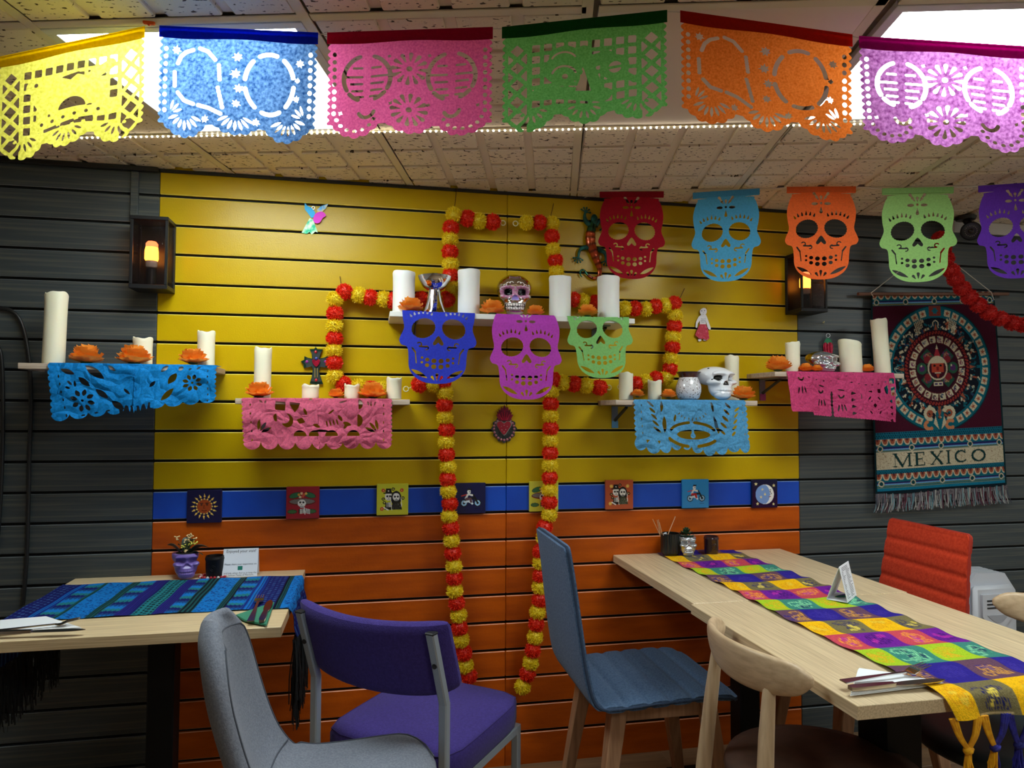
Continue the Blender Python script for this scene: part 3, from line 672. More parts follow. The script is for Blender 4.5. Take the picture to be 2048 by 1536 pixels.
def cl_rp(x, y):
    bot = 78+.06*x; d = np.minimum(np.minimum(104-np.abs(x), bot-y), y+60); d = np.minimum(d+1.4*np.abs(np.sin(PI*x/5)), 106+1.4*np.abs(np.sin(PI*y/5))-np.abs(x))
    slit = np.minimum(1.8+.6*np.sin(y)-np.abs(x+22), y-34); d = np.minimum(d, -slit)
    d = np.minimum(d, np.where(x < -60, 70-y, 1e9)+0*x)
    H = []
    for cx, cy in ((-80, 12), (-42, 34), (-4, 42)):
        H.append(s_arc(x, y, cx, cy-2, 4.5, 5, 10, 170, 1.4))
        for k in (-1, 0, 1): H.append(s_leaf(x, y, cx+4*k, cy+12, cx+8*k, cy+28, 1.4))
    for k in range(4): H += [s_poly(x, y, [(14, 33+11.5*k), (22, 37+11.5*k), (13, 40+11.5*k)]), s_poly(x, y, [(98, 46+11*k), (91, 49+11*k), (98, 53+11*k)])]
    H += [s_box(x, y, 58, 57, 3, 3, .78), s_box(x, y, 70, 32, 3.4, 3.6), s_poly(x, y, [(82, 26), (90, 20), (89, 38), (84, 36)]), s_box(x, y, 98, 14, 4, 5), s_box(x, y, 99, 32, 3.4, 8), s_poly(x, y, [(44, 34), (56, 31), (56, 35)]), s_box(x, y, 32, 42, 1, 5), s_leaf(x, y, 31, 58, 30, 72, .9), s_leaf(x, y, 82, 46, 83, 58, .9), s_leaf(x, y, 83, 64, 83, 76, 1), s_leaf(x, y, -50, 22, -30, 28, 1.2), s_leaf(x, y, -14, 30, 6, 33, 1.2)]
    for sx in (-1, 1):
        for sy in (-1, 1): H += [s_leaf(x, y, 58+sx*6, 57+sy*16, 58+sx*14, 57+sy*8, 1.4), s_leaf(x, y, 58+sx*4, 57+sy*9, 58+sx*9, 57+sy*5, 1)]
    for k in range(8): H.append(s_leaf(x, y, -84+15*k, 2+14*sin(k/7*PI), -78+15*k, 2.6+14*sin((k+.5)/7*PI), 1))
    for k in range(6): H.append(s_leaf(x, y, 12+14*k, 17+5*sin(k/5*PI), 19+14*k, 17+5*sin((k+.5)/5*PI), 1))
    return np.minimum(d, -np.maximum.reduce(H))
cl = [('left', (18, 136, 216), (95, 433), cl_left, 338, 128, 'bright blue cut paper cloth hanging crookedly over the left shelf', (.022, .07)),
      ('pink', (222, 100, 132), (483, 785), cl_pink, 304, 110, 'dusty pink crumpled paper cloth hanging over the shelf below the cross', (.01, 0)),
      ('lightblue', (92, 168, 220), (1264, 1493), cl_lb, 228, 104, 'pale blue crumpled paper cloth hanging over the shelf of the white skull', (.0, -.02)),
      ('right', (220, 74, 128), (1571, 1790), cl_rp, 214, 92, 'deep pink paper cloth over the shelf in front of the tapestry', (0, -.01))]
for n_, (k, rgb, (p0, p1), f, wu, hu, lb, (skx, skz)) in enumerate(cl):
    x0, x1, z = SH[k]; yf = -SD-.0028; a = OY(p0, 745, yf)[0]; b = OY(p1, 745, yf)[0]; s_ = (b-a)/wu; cx = (a+b)/2
    nx = int(wu/1.9); ny = int((hu+60)/1.9); fs = f
    uv, F = cutsheet(lambda U, V: fs(U/s_, V/s_-60)*s_, wu*s_*1.02, (hu+60)*s_, nx, ny)
    x = uv[:, 0]; d = uv[:, 1]-60*s_; hang = d > 0; q = np.clip(d/.02, 0, 1)
    cr_ = wob(x*60, d*60, 80+n_, 1.4)*.006+wob(x*150, d*170, 90+n_, 1.2)*.0022
    out_ = (-.005-.02*np.clip(d/.2, 0, 1)*(1+.6*np.sin(x*22+n_*2))+cr_)*q
    Y = np.where(hang, yf+np.minimum(out_, .0), np.minimum(yf-d, -.02)); Z = np.where(hang, z+.0018-d+d*x*skz*8, z+.0018+np.abs(wob(x*60, d*60, 99, 1))*.0012)
    X = cx+x+np.where(hang, d*skx*8*np.where(x < 0, 1, .1), 0)
    o = put('shelf_cloth', (np.stack([X, Y, Z], 1), F), crumple(paper(k+' cloth paper', rgb, .3, .86)), None, 180, recalc=False)
    tag(o, lb, 'paper cloth', 'cut paper cloths over the shelves')
# ================================================================== THINGS ON THE SHELVES
m_wax = mat('ivory wax', (236, 230, 204), .5, sss=.25, bump=.12, bs=40)
m_waxw = mat('white wax', (240, 240, 236), .5, sss=.25, bump=.1, bs=60)
m_waxi = mat('wax pit', (214, 204, 172), .6)
def candle(px, py, r, y, shelf, lb, m=m_wax, lean=0, slant=0, drip=1, group=None, px0=None):
    z = SH[shelf][2]+.0028; T = OY(px, py, y); h = T[2]-z; R = r*float((T-CAM) @ CF)/FOC
    bx = OY(px0 or px, py, y)[0]; ln = (T[0]-bx)/h; k = hash_(lb)
    def fn(rr, zz, a, i):
        top = zz/h; e = 1+.022*drip*sin(3*a+k)*top+.02*drip*sin(5*a+k*2)*top*(zz > h*.5); t = zz
        if i >= 5: t = zz+(.0028*sin(2*a+k)+.0016*sin(5*a+k*3))*drip+slant*cos(a)
        return rr*e, t
    prof = [(R*.97, 0), (R, .004), (R*.99, h*.3), (R*.985, h*.6), (R, h*.85), (R*1.03, h-.006), (R*.98, h), (R*.84, h-.001), (R*.78, h-.008), (R*.74, h-.02)]
    t = thing('pillar_candle', lb, 'candle', (bx, y, z), 0, group)
    V, F = lathe(prof, 28, (bx, y, z), fn); V[:, 0] += (V[:, 2]-z)*ln
    put('wax_body', (V, F), m, t, 50)
    w = tube([(bx+ln*(h-.02), y, z+h-.02), (bx+ln*h+.001, y, z+h-.006)], .0012, 5); put('wick', w, m_gap, t)
def hash_(s): return sum(ord(c)*(i % 7+1) for i, c in enumerate(s)) % 628/100
G_ = 'pillar candles on the altar shelves'
candle(114, 586, 20, -.13, 'left', 'very tall slim ivory candle at the left end of the left shelf', lean=1, group=G_, px0=111)
candle(286, 676, 18, -.07, 'left', 'short ivory candle in the middle of the left shelf behind an orange flower', group=G_)
candle(413, 663, 16.5, -.08, 'left', 'ivory candle at the right end of the left shelf', group=G_)
candle(526, 696, 16.5, -.12, 'pink', 'tall ivory candle left of the jewelled cross', group=G_)
candle(621, 770, 16.5, -.12, 'pink', 'stubby ivory candle right below the jewelled cross', group=G_)
candle(704, 769, 15, -.12, 'pink', 'stubby ivory candle between two orange flowers on the pink clothed shelf', group=G_)
candle(788, 756, 15, -.13, 'pink', 'short ivory candle at the right end of the pink clothed shelf', group=G_)
for px, py, tx in ((808, 544, 'thick white candle at the left end of the white shelf'), (938, 541, 'thick white candle between the chrome bowl and the painted skull'), (1120, 554, 'thick white candle right of the painted skull'), (1217, 554, 'thick white candle at the right end of the white shelf')):
    candle(px, py, 22, -.1, 'center', tx, m_waxw, drip=.35, group=G_)
candle(1252, 746, 14, -.1, 'lightblue', 'short ivory candle at the left end of the white skull shelf', group=G_)
candle(1309, 761, 13.5, -.1, 'lightblue', 'shortest ivory candle left of the speckled pot', group=G_)
candle(1464, 712, 13.5, -.05, 'lightblue', 'ivory candle standing behind the white ceramic skull', group=G_)
candle(1585, 685, 14, -.12, 'right', 'ivory candle at the left end of the shelf by the tapestry', group=G_)
candle(1699, 683, 21, -.12, 'right', 'thick slanted ivory candle right of the silver skull', m_wax, slant=-.009, drip=.2, group=G_, px0=1702)
candle(1757, 639, 15, -.12, 'right', 'tall slim ivory candle standing in front of the tapestry edge', group=G_, px0=1764)
# ---- paper marigolds
m_mar = mat('orange petals', (255, 152, 28), .6, c2=(255, 186, 80), ns=40, trl=.35)
m_marc = mat('green calyx', (70, 90, 40), .7)
def petal(R, a, el, w, cup, r):
    G = np.zeros((4, 4, 3))
    for i in range(4):
        t = i/3; rad = R*(.12+.88*t*cos(el)); zz = R*(.1+t*sin(el)*.9)+cup*R*t*t
        for j in range(4):
            q = (j/3-.5)*w*(.4+1.15*t-.3*t*t); jit = r.uniform(-.03, .03)*R*(i == 3)-(.13*R if i == 3 and j in (0, 3) else 0)
            G[i, j] = ((rad+jit)*cos(a)-q*R*sin(a), (rad+jit)*sin(a)+q*R*cos(a), zz+.05*R*abs(j-1.5)*t+r.uniform(-.05, .05)*R*(i > 0))
    return gridq(G)
def flower_shape(R, seed):
    r = random.Random(seed); P = []
    for n, el, w, sc in ((13, .18, .60, 1.02), (12, .5, .62, 1.0), (11, .82, .62, 1.0), (8, 1.12, .6, 1.0), (5, 1.4, .55, 1.0)):
        o = r.uniform(0, 6)
        for k in range(n): P.append(petal(R*sc*r.uniform(.9, 1.06), o+2*PI*k/n+r.uniform(-.15, .15), el+r.uniform(-.1, .1), w, .1, r))
    return cat_(*P)
FM = [mesh('petals', flower_shape(1, 5+k), m_mar, 180) for k in range(3)]
CM = mesh('calyx', lathe([(.12, 0), (.3, .05), (.34, .12), (.1, .2)], 10), m_marc, 60)
def flower(px, py, r, y, shelf, lb, tilt=.5):
    T = OY(px, py, y); z = SH[shelf][2]+.003; R = r*float((T-CAM) @ CF)/FOC*1.05
    k = int(hash_(lb)*100); t = thing('paper_flower', lb, 'flower', (T[0], y, z), k % 6, 'orange paper flowers on the shelves')
    lift = max(0.0, T[2]-z-R*.55)
    for me in (FM[k % 3], CM):
        o = bpy.data.objects.new(me.name, me); COL.objects.link(o); o.parent = t; o.scale = (R, R, R); o.location = (0, 0, lift*.6)
for a in [(173, 710, 31, -.14, 'left', 'orange paper flower right of the very tall candle'), (269, 711, 33, -.14, 'left', 'orange paper flower in the middle of the left shelf, before a short candle'), (386, 712, 27, -.14, 'left', 'orange paper flower at the right side of the left shelf'),
          (518, 780, 27, -.16, 'pink', 'orange paper flower at the left end of the pink clothed shelf'), (672, 786, 16, -.15, 'pink', 'small orange paper flower between the two stubby candles'), (746, 781, 28, -.15, 'pink', 'large orange paper flower on the right of the pink clothed shelf'),
          (822, 611, 25, -.16, 'center', 'orange paper flower beside the chrome bowl'), (985, 615, 25, -.16, 'center', 'orange paper flower just left of the painted skull'), (1071, 620, 18, -.15, 'center', 'orange paper flower just right of the painted skull'), (1175, 620, 20, -.15, 'center', 'orange paper flower between the two right-hand white candles'),
          (1275, 784, 14, -.14, 'lightblue', 'orange paper flower between the two short candles at the left of the white skull'), (1337, 786, 16, -.16, 'lightblue', 'orange paper flower just left of the speckled pot'), (1487, 788, 24, -.16, 'lightblue', 'orange paper flower in front of the white skull jaw'),
          (1556, 731, 25, -.16, 'right', 'orange paper flower at the left end of the shelf by the tapestry'), (1612, 736, 14, -.16, 'right', 'small orange paper flower left of the silver skull'), (1634, 737, 11, -.185, 'right', 'tiny orange paper flower under the chin of the silver skull'), (1735, 736, 13, -.15, 'right', 'orange paper flower between the thick and the tall slim candle')]: flower(*a)
# ---- sculpted skulls (surface seen from its centre; f is forward)
def ray_ell(D, c, r):
    r = np.array(r); o = -np.array(c)/r; d = D/r; A = (d*d).sum(-1); B = (d*o).sum(-1); C = (o*o).sum()-1
    disc = B*B-A*C; return np.where(disc > 0, (-B+np.sqrt(np.maximum(disc, 0)))/A, -1)
def skull(n=96, m=72, cran=1.0, jaw=1.0, open_top=None, deep=.2, teeth=.022, chin=True, cz=.2, crz=.66):
    th = np.linspace(.001, PI-.001, m); ph = np.linspace(0, 2*PI, n, endpoint=False); T, Ph = np.meshgrid(th, ph, indexing='ij')
    D = np.stack([np.sin(T)*np.sin(Ph), np.sin(T)*np.cos(Ph), np.cos(T)], -1)      # x, forward, up
    R = [ray_ell(D, (0, -.08, cz), (.64*cran, .76*cran, crz*cran)), ray_ell(D, (0, .26, -.48 if chin else -.3), (.43*jaw, .42, .56 if chin else .42)), ray_ell(D, (.38, .36, -.24), (.2, .3, .15)), ray_ell(D, (-.38, .36, -.24), (.2, .3, .15)), ray_ell(D, (0, .40, -.84 if chin else -.42), (.31*jaw, .28, .26)), ray_ell(D, (0, .46, .17), (.48, .17, .13))]
    S_ = np.stack(R); k = 14; r = np.log(np.exp(k*np.clip(S_, 0, 3)).sum(0))/k-.02
    P = D*r[..., None]; x, f, z = P[..., 0], P[..., 1], P[..., 2]; fw = np.clip((f-.1)/.2, 0, 1)
    g = lambda cx, cz, sx, sz, p=2: np.exp(-((np.abs(np.abs(x)-cx)/sx)**p+(np.abs(z-cz)/sz)**p))
    eye = g(.26, -.04, .165, .165, 4)*fw; nose = np.exp(-((x/(.05+.12*np.clip((-.16-z)/.24, 0, 1)))**4+((z+.31)/.115)**4))*fw
    tb = np.exp(-((z+(.67 if chin else .54))/.125)**6)*np.exp(-(x/.32)**6)*fw; gap = np.exp(-((z+(.67 if chin else .54))/.016)**2)
    cells = np.abs(np.sin(x*PI/.088))
    d = -deep*eye-.13*nose+tb*teeth*(1.2+1.6*cells)-tb*gap*.05-.05*np.exp(-((np.abs(x)-.36)/.1)**2-((z+.58)/.15)**2)*fw
    rim = g(.26, -.04, .225, .225, 4)*fw-eye; d = d+.035*np.clip(rim, 0, 1)
    P = P+D*d[..., None]*.55; P[..., 1] += d*.45
    if open_top is not None: P[..., 2] = np.minimum(P[..., 2], open_top)
    F = [(i*n+j, i*n+(j+1) % n, (i+1)*n+(j+1) % n, (i+1)*n+j) for i in range(m-1) for j in range(n)]
    return P.reshape(-1, 3), F, dict(eye=eye.ravel(), nose=nose.ravel(), teeth=tb.ravel(), cells=cells.ravel(), gap=gap.ravel(), rim=rim.ravel(), fw=fw.ravel())
def place(P, yaw, s, c, pitch=0):
    """yaw: 0 = faces the viewer side (-y), + turns towards +x"""
    x, f, z = P[:, 0], P[:, 1], P[:, 2]; f, z = f*cos(pitch)-z*sin(pitch), f*sin(pitch)+z*cos(pitch)
    X = x*cos(yaw)+f*sin(yaw); Y = -f*cos(yaw)+x*sin(yaw); s = np.array(s)*np.ones(3)
    return np.stack([X*s[0]+c[0], Y*s[1]+c[1], z*s[2]+c[2]], 1)
def sit(V, z): V[:, 2] += z-V[:, 2].min(); return V
m_chr = mat('polished chrome', (226, 226, 230), .06, m=1)
m_sil = mat('silver lacquer', (206, 208, 212), .22, m=.9)
# painted chrome skull
P, F, A = skull(220, 170); col = np.tile([205, 198, 190], (len(P), 1)).astype(float)
x, f, z = P[:, 0], P[:, 1], P[:, 2]; ang = np.arctan2(z+.02, np.abs(x)-.25)
col[A['rim'] > .22] = (196, 150, 178); sc_ = (A['rim'] > .12) & (np.sin(ang*11) > 0); col[sc_] = (190, 120, 160)
col[A['eye'] > .5] = (8, 8, 10); col[A['nose'] > .45] = (150, 132, 214)
tm = (A['teeth'] > .4); col[tm] = (236, 232, 226); col[tm & ((A['cells'] < .3) | (A['gap'] > .35))] = (14, 14, 16); col[(A['teeth'] > .14) & (A['teeth'] <= .4)] = (20, 18, 18)
for k in range(4):
    cx = .13+.11*k; q = np.hypot(np.abs(x)-cx, z-.36+.10*k*k*.28); mk = (f > .2) & (q < .062) & (q > .044) & (z > .35-.1*k*k*.28); col[mk] = (236, 236, 236)
hl = (f > .1) & (np.abs(z-.60-.09*np.cos(np.abs(x)*14)*0-.35*np.abs(x)*(np.abs(x) < .18)) < .03) & (np.abs(x) < .2); col[hl] = (90, 40, 70)
c0 = OY(1029, 590, -.1); t = thing('painted_skull', 'mirror finish sugar skull with black eyes and pink petal rims on the white shelf', 'skull', (c0[0], -.1, SH['center'][2]+.003))
V = sit(place(P, -.1, .082, (c0[0], -.1, 0)), SH['center'][2]+.003); k = (OY(1029, 549, -.1)[2]-V[:, 2].min())/(V[:, 2].max()-V[:, 2].min()); V[:, 2] = V[:, 2].min()+(V[:, 2]-V[:, 2].min())*k; V[:, 0] = c0[0]+(V[:, 0]-(V[:, 0].max()+V[:, 0].min())/2)*(OY(1063, 590, -.1)[0]-OY(993, 590, -.1)[0])/np.ptp(V[:, 0])
msk = mat('painted mirror', r=.1, m=.0, vcol=True, coat=.6)
B_ = msk.node_tree.nodes['Principled BSDF']; rp = msk.node_tree.nodes.new('ShaderNodeSeparateColor'); cm = msk.node_tree.nodes.new('ShaderNodeMath'); cm.operation = 'COMPARE'
vc_ = [n for n in msk.node_tree.nodes if n.type == 'VERTEX_COLOR'][0]; msk.node_tree.links.new(vc_.outputs[0], rp.inputs[0]); msk.node_tree.links.new(rp.outputs[0], cm.inputs[0])
cm.inputs[1].default_value = lin((205, 0, 0))[0]; cm.inputs[2].default_value = .004; msk.node_tree.links.new(cm.outputs[0], B_.inputs['Metallic'])
put('shell', (V, F), msk, t, 180, col=col)
# white ceramic skull, turned to the right
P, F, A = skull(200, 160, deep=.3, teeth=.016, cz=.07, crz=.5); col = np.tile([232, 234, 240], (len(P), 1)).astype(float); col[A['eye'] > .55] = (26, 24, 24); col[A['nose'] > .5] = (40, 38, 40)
x, f, z = P[:, 0], P[:, 1], P[:, 2]
z0 = SH['lightblue'][2]+.003; a = OY(1395, 770, -.11); b = OY(1466, 770, -.11); top = OY(1432, 733, -.11)[2]
V = sit(place(P, .32, .1, (0, 0, 0)), z0); V[:, 2] = z0+(V[:, 2]-z0)*(top-z0)/(V[:, 2].max()-z0); kx = (b[0]-a[0])/np.ptp(V[:, 0]); V[:, 0] = a[0]+(V[:, 0]-V[:, 0].min())*kx; V[:, 1] = -.11+V[:, 1]*.85
t = thing('ceramic_skull', 'glossy white ceramic skull burner facing right on the light blue clothed shelf', 'skull', ((a[0]+b[0])/2, -.11, z0))
put('shell', (V, F), mat('white glaze', r=.12, vcol=True, coat=.5), t, 180, col=col)
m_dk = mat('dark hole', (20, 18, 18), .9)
def on_wall_shape(pts, y, t, m, parent, name, k=1, smooth=0, **kw):
    return put(name, prism([(p[0], p[1]) for p in pts], 0, 1, lambda u, v, d: OY(u, v, y-t*d)), m, parent, smooth, **kw)
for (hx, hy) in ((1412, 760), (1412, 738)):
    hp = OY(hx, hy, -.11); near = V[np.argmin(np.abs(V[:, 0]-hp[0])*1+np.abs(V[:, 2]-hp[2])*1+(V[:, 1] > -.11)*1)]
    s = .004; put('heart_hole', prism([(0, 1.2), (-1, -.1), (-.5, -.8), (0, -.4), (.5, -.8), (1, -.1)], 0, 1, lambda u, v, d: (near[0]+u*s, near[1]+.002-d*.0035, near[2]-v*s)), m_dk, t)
# speckled burner pot
z0 = SH['lightblue'][2]+.003; c0 = OY(1377, 760, -.12); s = float((c0-CAM) @ CF)/FOC; hp = OY(1377, 744, -.12)[2]-z0
pf = [(15*s, 0), (21*s, hp*.06), (25*s, hp*.3), (25*s, hp*.48), (21*s, hp*.68), (18*s, hp*.8)]
t = thing('burner_pot', 'white speckled ceramic burner pot with a brown rim beside the white skull', 'pot', (c0[0], -.12, z0))
put('bowl', lathe(pf, 32, (c0[0], -.12, z0)), mat('speckled glaze', (216, 214, 218), .15, c2=(120, 104, 98), ns=170, lo=.57, hi=.62, coat=.5), t, 60)
put('rim', lathe([(18*s, hp*.8), (20*s, hp*.9), (25*s, hp), (23*s, hp), (18*s, hp*.92), (4*s, hp*.9)], 32, (c0[0], -.12, z0)), mat('brown glaze', (86, 44, 34), .2, c2=(60, 30, 26), ns=20, coat=.4), t, 60)
# chrome burner: three legged stand and bowl
z0 = SH['center'][2]+.003; c0 = OY(869, 590, -.11); s = float((c0-CAM) @ CF)/FOC; ht = OY(869, 552, -.11)[2]-z0
t = thing('chrome_burner', 'mirror chrome bowl on a flared stand at the left of the white shelf', 'bowl', (c0[0], -.11, z0))
put('bowl', lathe([(3*s, ht*.6), (12*s, ht*.62), (24*s, ht*.72), (32*s, ht*.9), (33.5*s, ht*.985), (32*s, ht), (29*s, ht*.93), (16*s, ht*.8), (3*s, ht*.77)], 40, (c0[0], -.11, z0)), m_chr, t, 60)
for k in range(3):
    a = PI/2+.25+k*2*PI/3; u = np.array([cos(a), sin(a), 0]); v_ = np.array([-sin(a), cos(a), 0]); G = np.zeros((7, 5, 3))
    for i in range(7):
        q = i/6; rad = (12+13*q**1.6)*s
        for j in range(5): an = (j/4-.5)*(1.9-.95*q); G[i, j] = c0*[1, 0, 0]+[0, -.11, z0+.001]+rad*(u*cos(an)+v_*sin(an))+[0, 0, ht*.64*(1-q)]
    put('leg', slab(G, .003), m_chr, t, 60, sub=1)
# small silver skull looking right, amber back of the head
P, F, A = skull(160, 130, deep=.3, chin=False, cz=.02, crz=.42); col = np.tile([214, 216, 222], (len(P), 1)).astype(float); col[P[:, 1] < .05] = (198, 160, 30)
z0 = SH['right'][2]+.003; a = OY(1619, 715, -.13); b = OY(1676, 715, -.13); top = OY(1650, 702, -.13)[2]
V = sit(place(P, .22, .08, (0, 0, 0), -.1), z0); V[:, 2] = z0+(V[:, 2]-z0)*(top-z0)/(V[:, 2].max()-z0); V[:, 0] = a[0]+(V[:, 0]-V[:, 0].min())*(b[0]-a[0])/np.ptp(V[:, 0]); V[:, 1] = -.12+V[:, 1]*.8
t = thing('silver_skull', 'small shiny silver skull with an amber back under the red chilli ornament', 'skull', ((a[0]+b[0])/2, -.12, z0))
put('shell', (V, F), mat('silver amber', r=.12, m=.85, vcol=True), t, 180, col=col)
# chilli ornament resting on the skull
m_red = mat('metallic crimson', (150, 12, 48), .3, m=.4, c2=(196, 30, 66), ns=60); m_grn = mat('metallic green', (20, 110, 70), .35, m=.4)
c0 = OY(1656, 690, -.012); s = float((c0-CAM) @ CF)/FOC
t = thing('chilli_ornament', 'red painted tin chilli with green cap above the silver skull', 'ornament', OY(1656, 702, -.012))
put('pod', prism(catmull([(1648, 684), (1656, 679), (1664, 684), (1666, 696), (1664, 708), (1660, 716), (1652, 712), (1647, 700)], 3), 0, 1, lambda u, v, d: OY(u, v, -.006-.008*d)), m_red, t, 40)
for q in range(3): put('rib', tube([OY(1651+5*q, 683, -.0155), OY(1650+5.5*q, 696, -.017), OY(1652+5*q, 710, -.0155)], .0016, 5), m_red, t, 60)
put('cap', prism([(1647, 687), (1650, 680), (1656, 675), (1662, 680), (1665, 687), (1660, 684), (1656, 688), (1651, 684)], 0, 1, lambda u, v, d: OY(u, v, -.012-.005*d)), m_grn, t)
put('hanger', tube([OY(1656+4*sin(k*.7), 671-4*cos(k*.7), -.014) for k in range(10)], .0014, 5), m_sil, t, 60)
# ================================================================== GARLANDS
def pom_shape(seed, n=640, R=1.0):
    r = random.Random(seed); P = [ell((0, 0, 0), .78, .78, .78, 12, 8)]; V = []; F = []
    for k in range(n):
        zz = 1-2*(k+.5)/n; a = k*2.39996; d = np.array([math.sqrt(1-zz*zz)*cos(a), math.sqrt(1-zz*zz)*sin(a), zz]); d += np.array([r.uniform(-.18, .18) for _ in range(3)]); d /= np.linalg.norm(d)
        s_ = np.cross(d, [r.uniform(-1, 1), r.uniform(-1, 1), r.uniform(-1, 1)]); s_ /= np.linalg.norm(s_); w = R*.055; l = R*r.uniform(.88, 1.05); kk = len(V)
        b = d+s_*r.uniform(-.15, .15)
        V += [d*.6-s_*w*.6, d*.6+s_*w*.6, b*l*.82-s_*w*1.1, b*l*.82+s_*w*1.1, b*l+s_*w*r.uniform(-1, 1)]; F += [(kk, kk+1, kk+3, kk+2), (kk+2, kk+3, kk+4)]
    P.append((np.array(V), F)); return cat_(*P)
m_py = mat('yellow crepe', (246, 218, 16), .5, trl=.35, c2=(255, 236, 60), ns=3); m_pr = mat('red crepe', (238, 40, 14), .45, trl=.35, c2=(250, 70, 36), ns=3); m_pd = mat('red fluffy yarn', (206, 30, 26), .6, trl=.25, c2=(226, 52, 44), ns=3)
PM = {'Y': [mesh('pompom', pom_shape(k), m_py) for k in (1, 2)], 'R': [mesh('pompom', pom_shape(k), m_pr) for k in (3, 4)], 'D': [mesh('pompom', pom_shape(k, 760), m_pd) for k in (5, 6)]}
m_green = mat('garland thread', (60, 120, 40), .7); m_hook = mat('brass hook', (96, 70, 34), .4, m=.6); m_ring = mat('cream plastic ring', (226, 220, 170), .45)
def garland(lb, pts, rp=19, y=-.049, rings=(), hooks=(), group=None, name='garland'):
    W_ = [OY(p[0], p[1], p[3] if len(p) > 3 else y) for p in pts]
    t = thing(name, lb, 'garland', W_[-1], 0, group); off = W_[-1]
    for k, (p, w) in enumerate(zip(pts, W_)):
        o = bpy.data.objects.new('pompom', PM[p[2]][k % 2]); COL.objects.link(o); o.parent = t; o.location = w-off
        R = rp*float((w-CAM) @ CF)/FOC; o.scale = (R, R, R); o.rotation_euler = (k*1.7, k*2.3, k*.9)
    path = W_ if not rings else W_
    put('thread', tube(path, .002, 5), m_green, t)
    for (x, yy) in rings:
        c = OY(x, yy, y); n_ = np.argmin([np.linalg.norm(q-c) for q in W_])
        put('clasp', cat_(tube([c+np.array([.009*cos(a), 0, .009*sin(a)]) for a in np.linspace(0, 6.28, 14)], .002, 5), tube([c+(W_[n_]-c)*.2, W_[n_]], .0018, 5)), m_ring, t, 60)
    for h in hooks: put('hook', tube([OY(x, yy, -.004-.0*k) if k == 0 else OY(x, yy, -.03) for k, (x, yy) in enumerate(h)], .0014, 5), m_hook, t, 60)
GG = 'yellow and red pompom garlands of the altar cross'
def zz(px): return px
garland('yellow and red pompom garland outlining the upper left of the altar cross', [(985, 444, 'R'), (959, 442, 'Y'), (935, 437, 'R'), (908, 430, 'Y'), (902, 456, 'R'), (900, 478, 'Y'), (900, 504, 'R'), (901, 528, 'Y'), (901, 551, 'R'), (906, 577, 'Y'), (894, 598, 'R'), (874, 600, 'Y'), (843, 599, 'R'), (816, 600, 'Y'), (786, 601, 'R'), (767, 598, 'Y'), (740, 595, 'R'), (718, 590, 'Y'), (689, 584, 'R'), (670, 599, 'Y'), (670, 627, 'R'), (669, 652, 'Y'), (669, 677, 'R'), (668, 701, 'Y'), (669, 725, 'R'), (670, 753, 'Y'), (687, 768, 'R'), (716, 774, 'Y'), (741, 778, 'R'), (766, 778, 'Y')], 18.5, rings=[(1006, 446)], hooks=[[(913, 376), (911, 400), (907, 425)], [(680, 553), (682, 570), (685, 588)], [(677, 735), (676, 750), (680, 762)]], group=GG)
garland('yellow and red pompom garland outlining the upper right of the altar cross', [(1053, 445, 'Y'), (1079, 445, 'R'), (1104, 447, 'Y'), (1104, 473, 'R'), (1106, 499, 'Y'), (1111, 521, 'R'), (1113, 543, 'Y'), (1116, 566, 'R'), (1128, 590, 'Y'), (1148, 599, 'R'), (1166, 602, 'Y'), (1190, 605, 'R'), (1215, 610, 'Y'), (1249, 617, 'Y'), (1270, 617, 'R'), (1291, 618, 'Y'), (1311, 613, 'R'), (1329, 611, 'Y'), (1348, 607, 'R'), (1350, 631, 'Y'), (1349, 653, 'R'), (1346, 674, 'Y'), (1345, 694, 'R'), (1341, 718, 'Y'), (1340, 738, 'R'), (1332, 756, 'Y'), (1312, 757, 'R'), (1291, 763, 'Y'), (1272, 768, 'R')], 17, rings=[(1031, 447), (1240, 774)], hooks=[[(1107, 407), (1104, 422), (1099, 440)], [(1369, 577), (1362, 592), (1352, 606)], [(1341, 730), (1339, 742), (1336, 752)]], group=GG)
lowL = [(839, 769, 'R'), (865, 768, 'Y'), (886, 765, 'R')]+[(888+.06*k*1.0+(2 if k % 3 == 0 else 0), 786+24.6*k, 'YR'[k % 2]) for k in range(11)]
lowL += [(901.5, 1055.5, 'R'), (903, 1081, 'Y'), (905.5, 1106, 'R'), (908, 1132, 'Y'), (909, 1156, 'R'), (909.5, 1181.5, 'Y'), (913.5, 1206, 'R'), (917.6, 1230.5, 'Y'), (919, 1256.5, 'R'), (922, 1279.5, 'Y'), (928, 1306.5, 'R'), (931, 1332, 'Y'), (938, 1352, 'R')]
lowL = [(x+(0 if i < 3 or i > 13 else (i-3)*1.0), y_, c) for i, (x, y_, c) in enumerate(lowL)]
garland('yellow and red pompom garland down the left of the cross stem to the purple chair', lowL, 18.5, rings=[(812, 778)], group=GG)
lowR = [(1199, 775, 'R'), (1172, 771, 'Y'), (1148, 768, 'R'), (1126, 765, 'Y'), (1107, 760, 'R')]+[(1102-.35*k, 783+24.6*k, 'YR'[k % 2]) for k in range(11)]
lowR += [(1089, 1054.5, 'R'), (1088, 1076, 'Y'), (1081, 1103, 'R'), (1081, 1125.5, 'Y'), (1081, 1151, 'R'), (1080, 1174, 'Y'), (1079, 1200, 'R'), (1075, 1224, 'Y'), (1072.6, 1248, 'R'), (1070, 1274, 'Y'), (1065.5, 1301, 'R'), (1061, 1326, 'Y'), (1055, 1348, 'R'), (1045, 1373, 'Y')]
garland('yellow and red pompom garland down the right of the cross stem beside the blue chair', lowR, 18, rings=[(1218, 775)], group=GG)
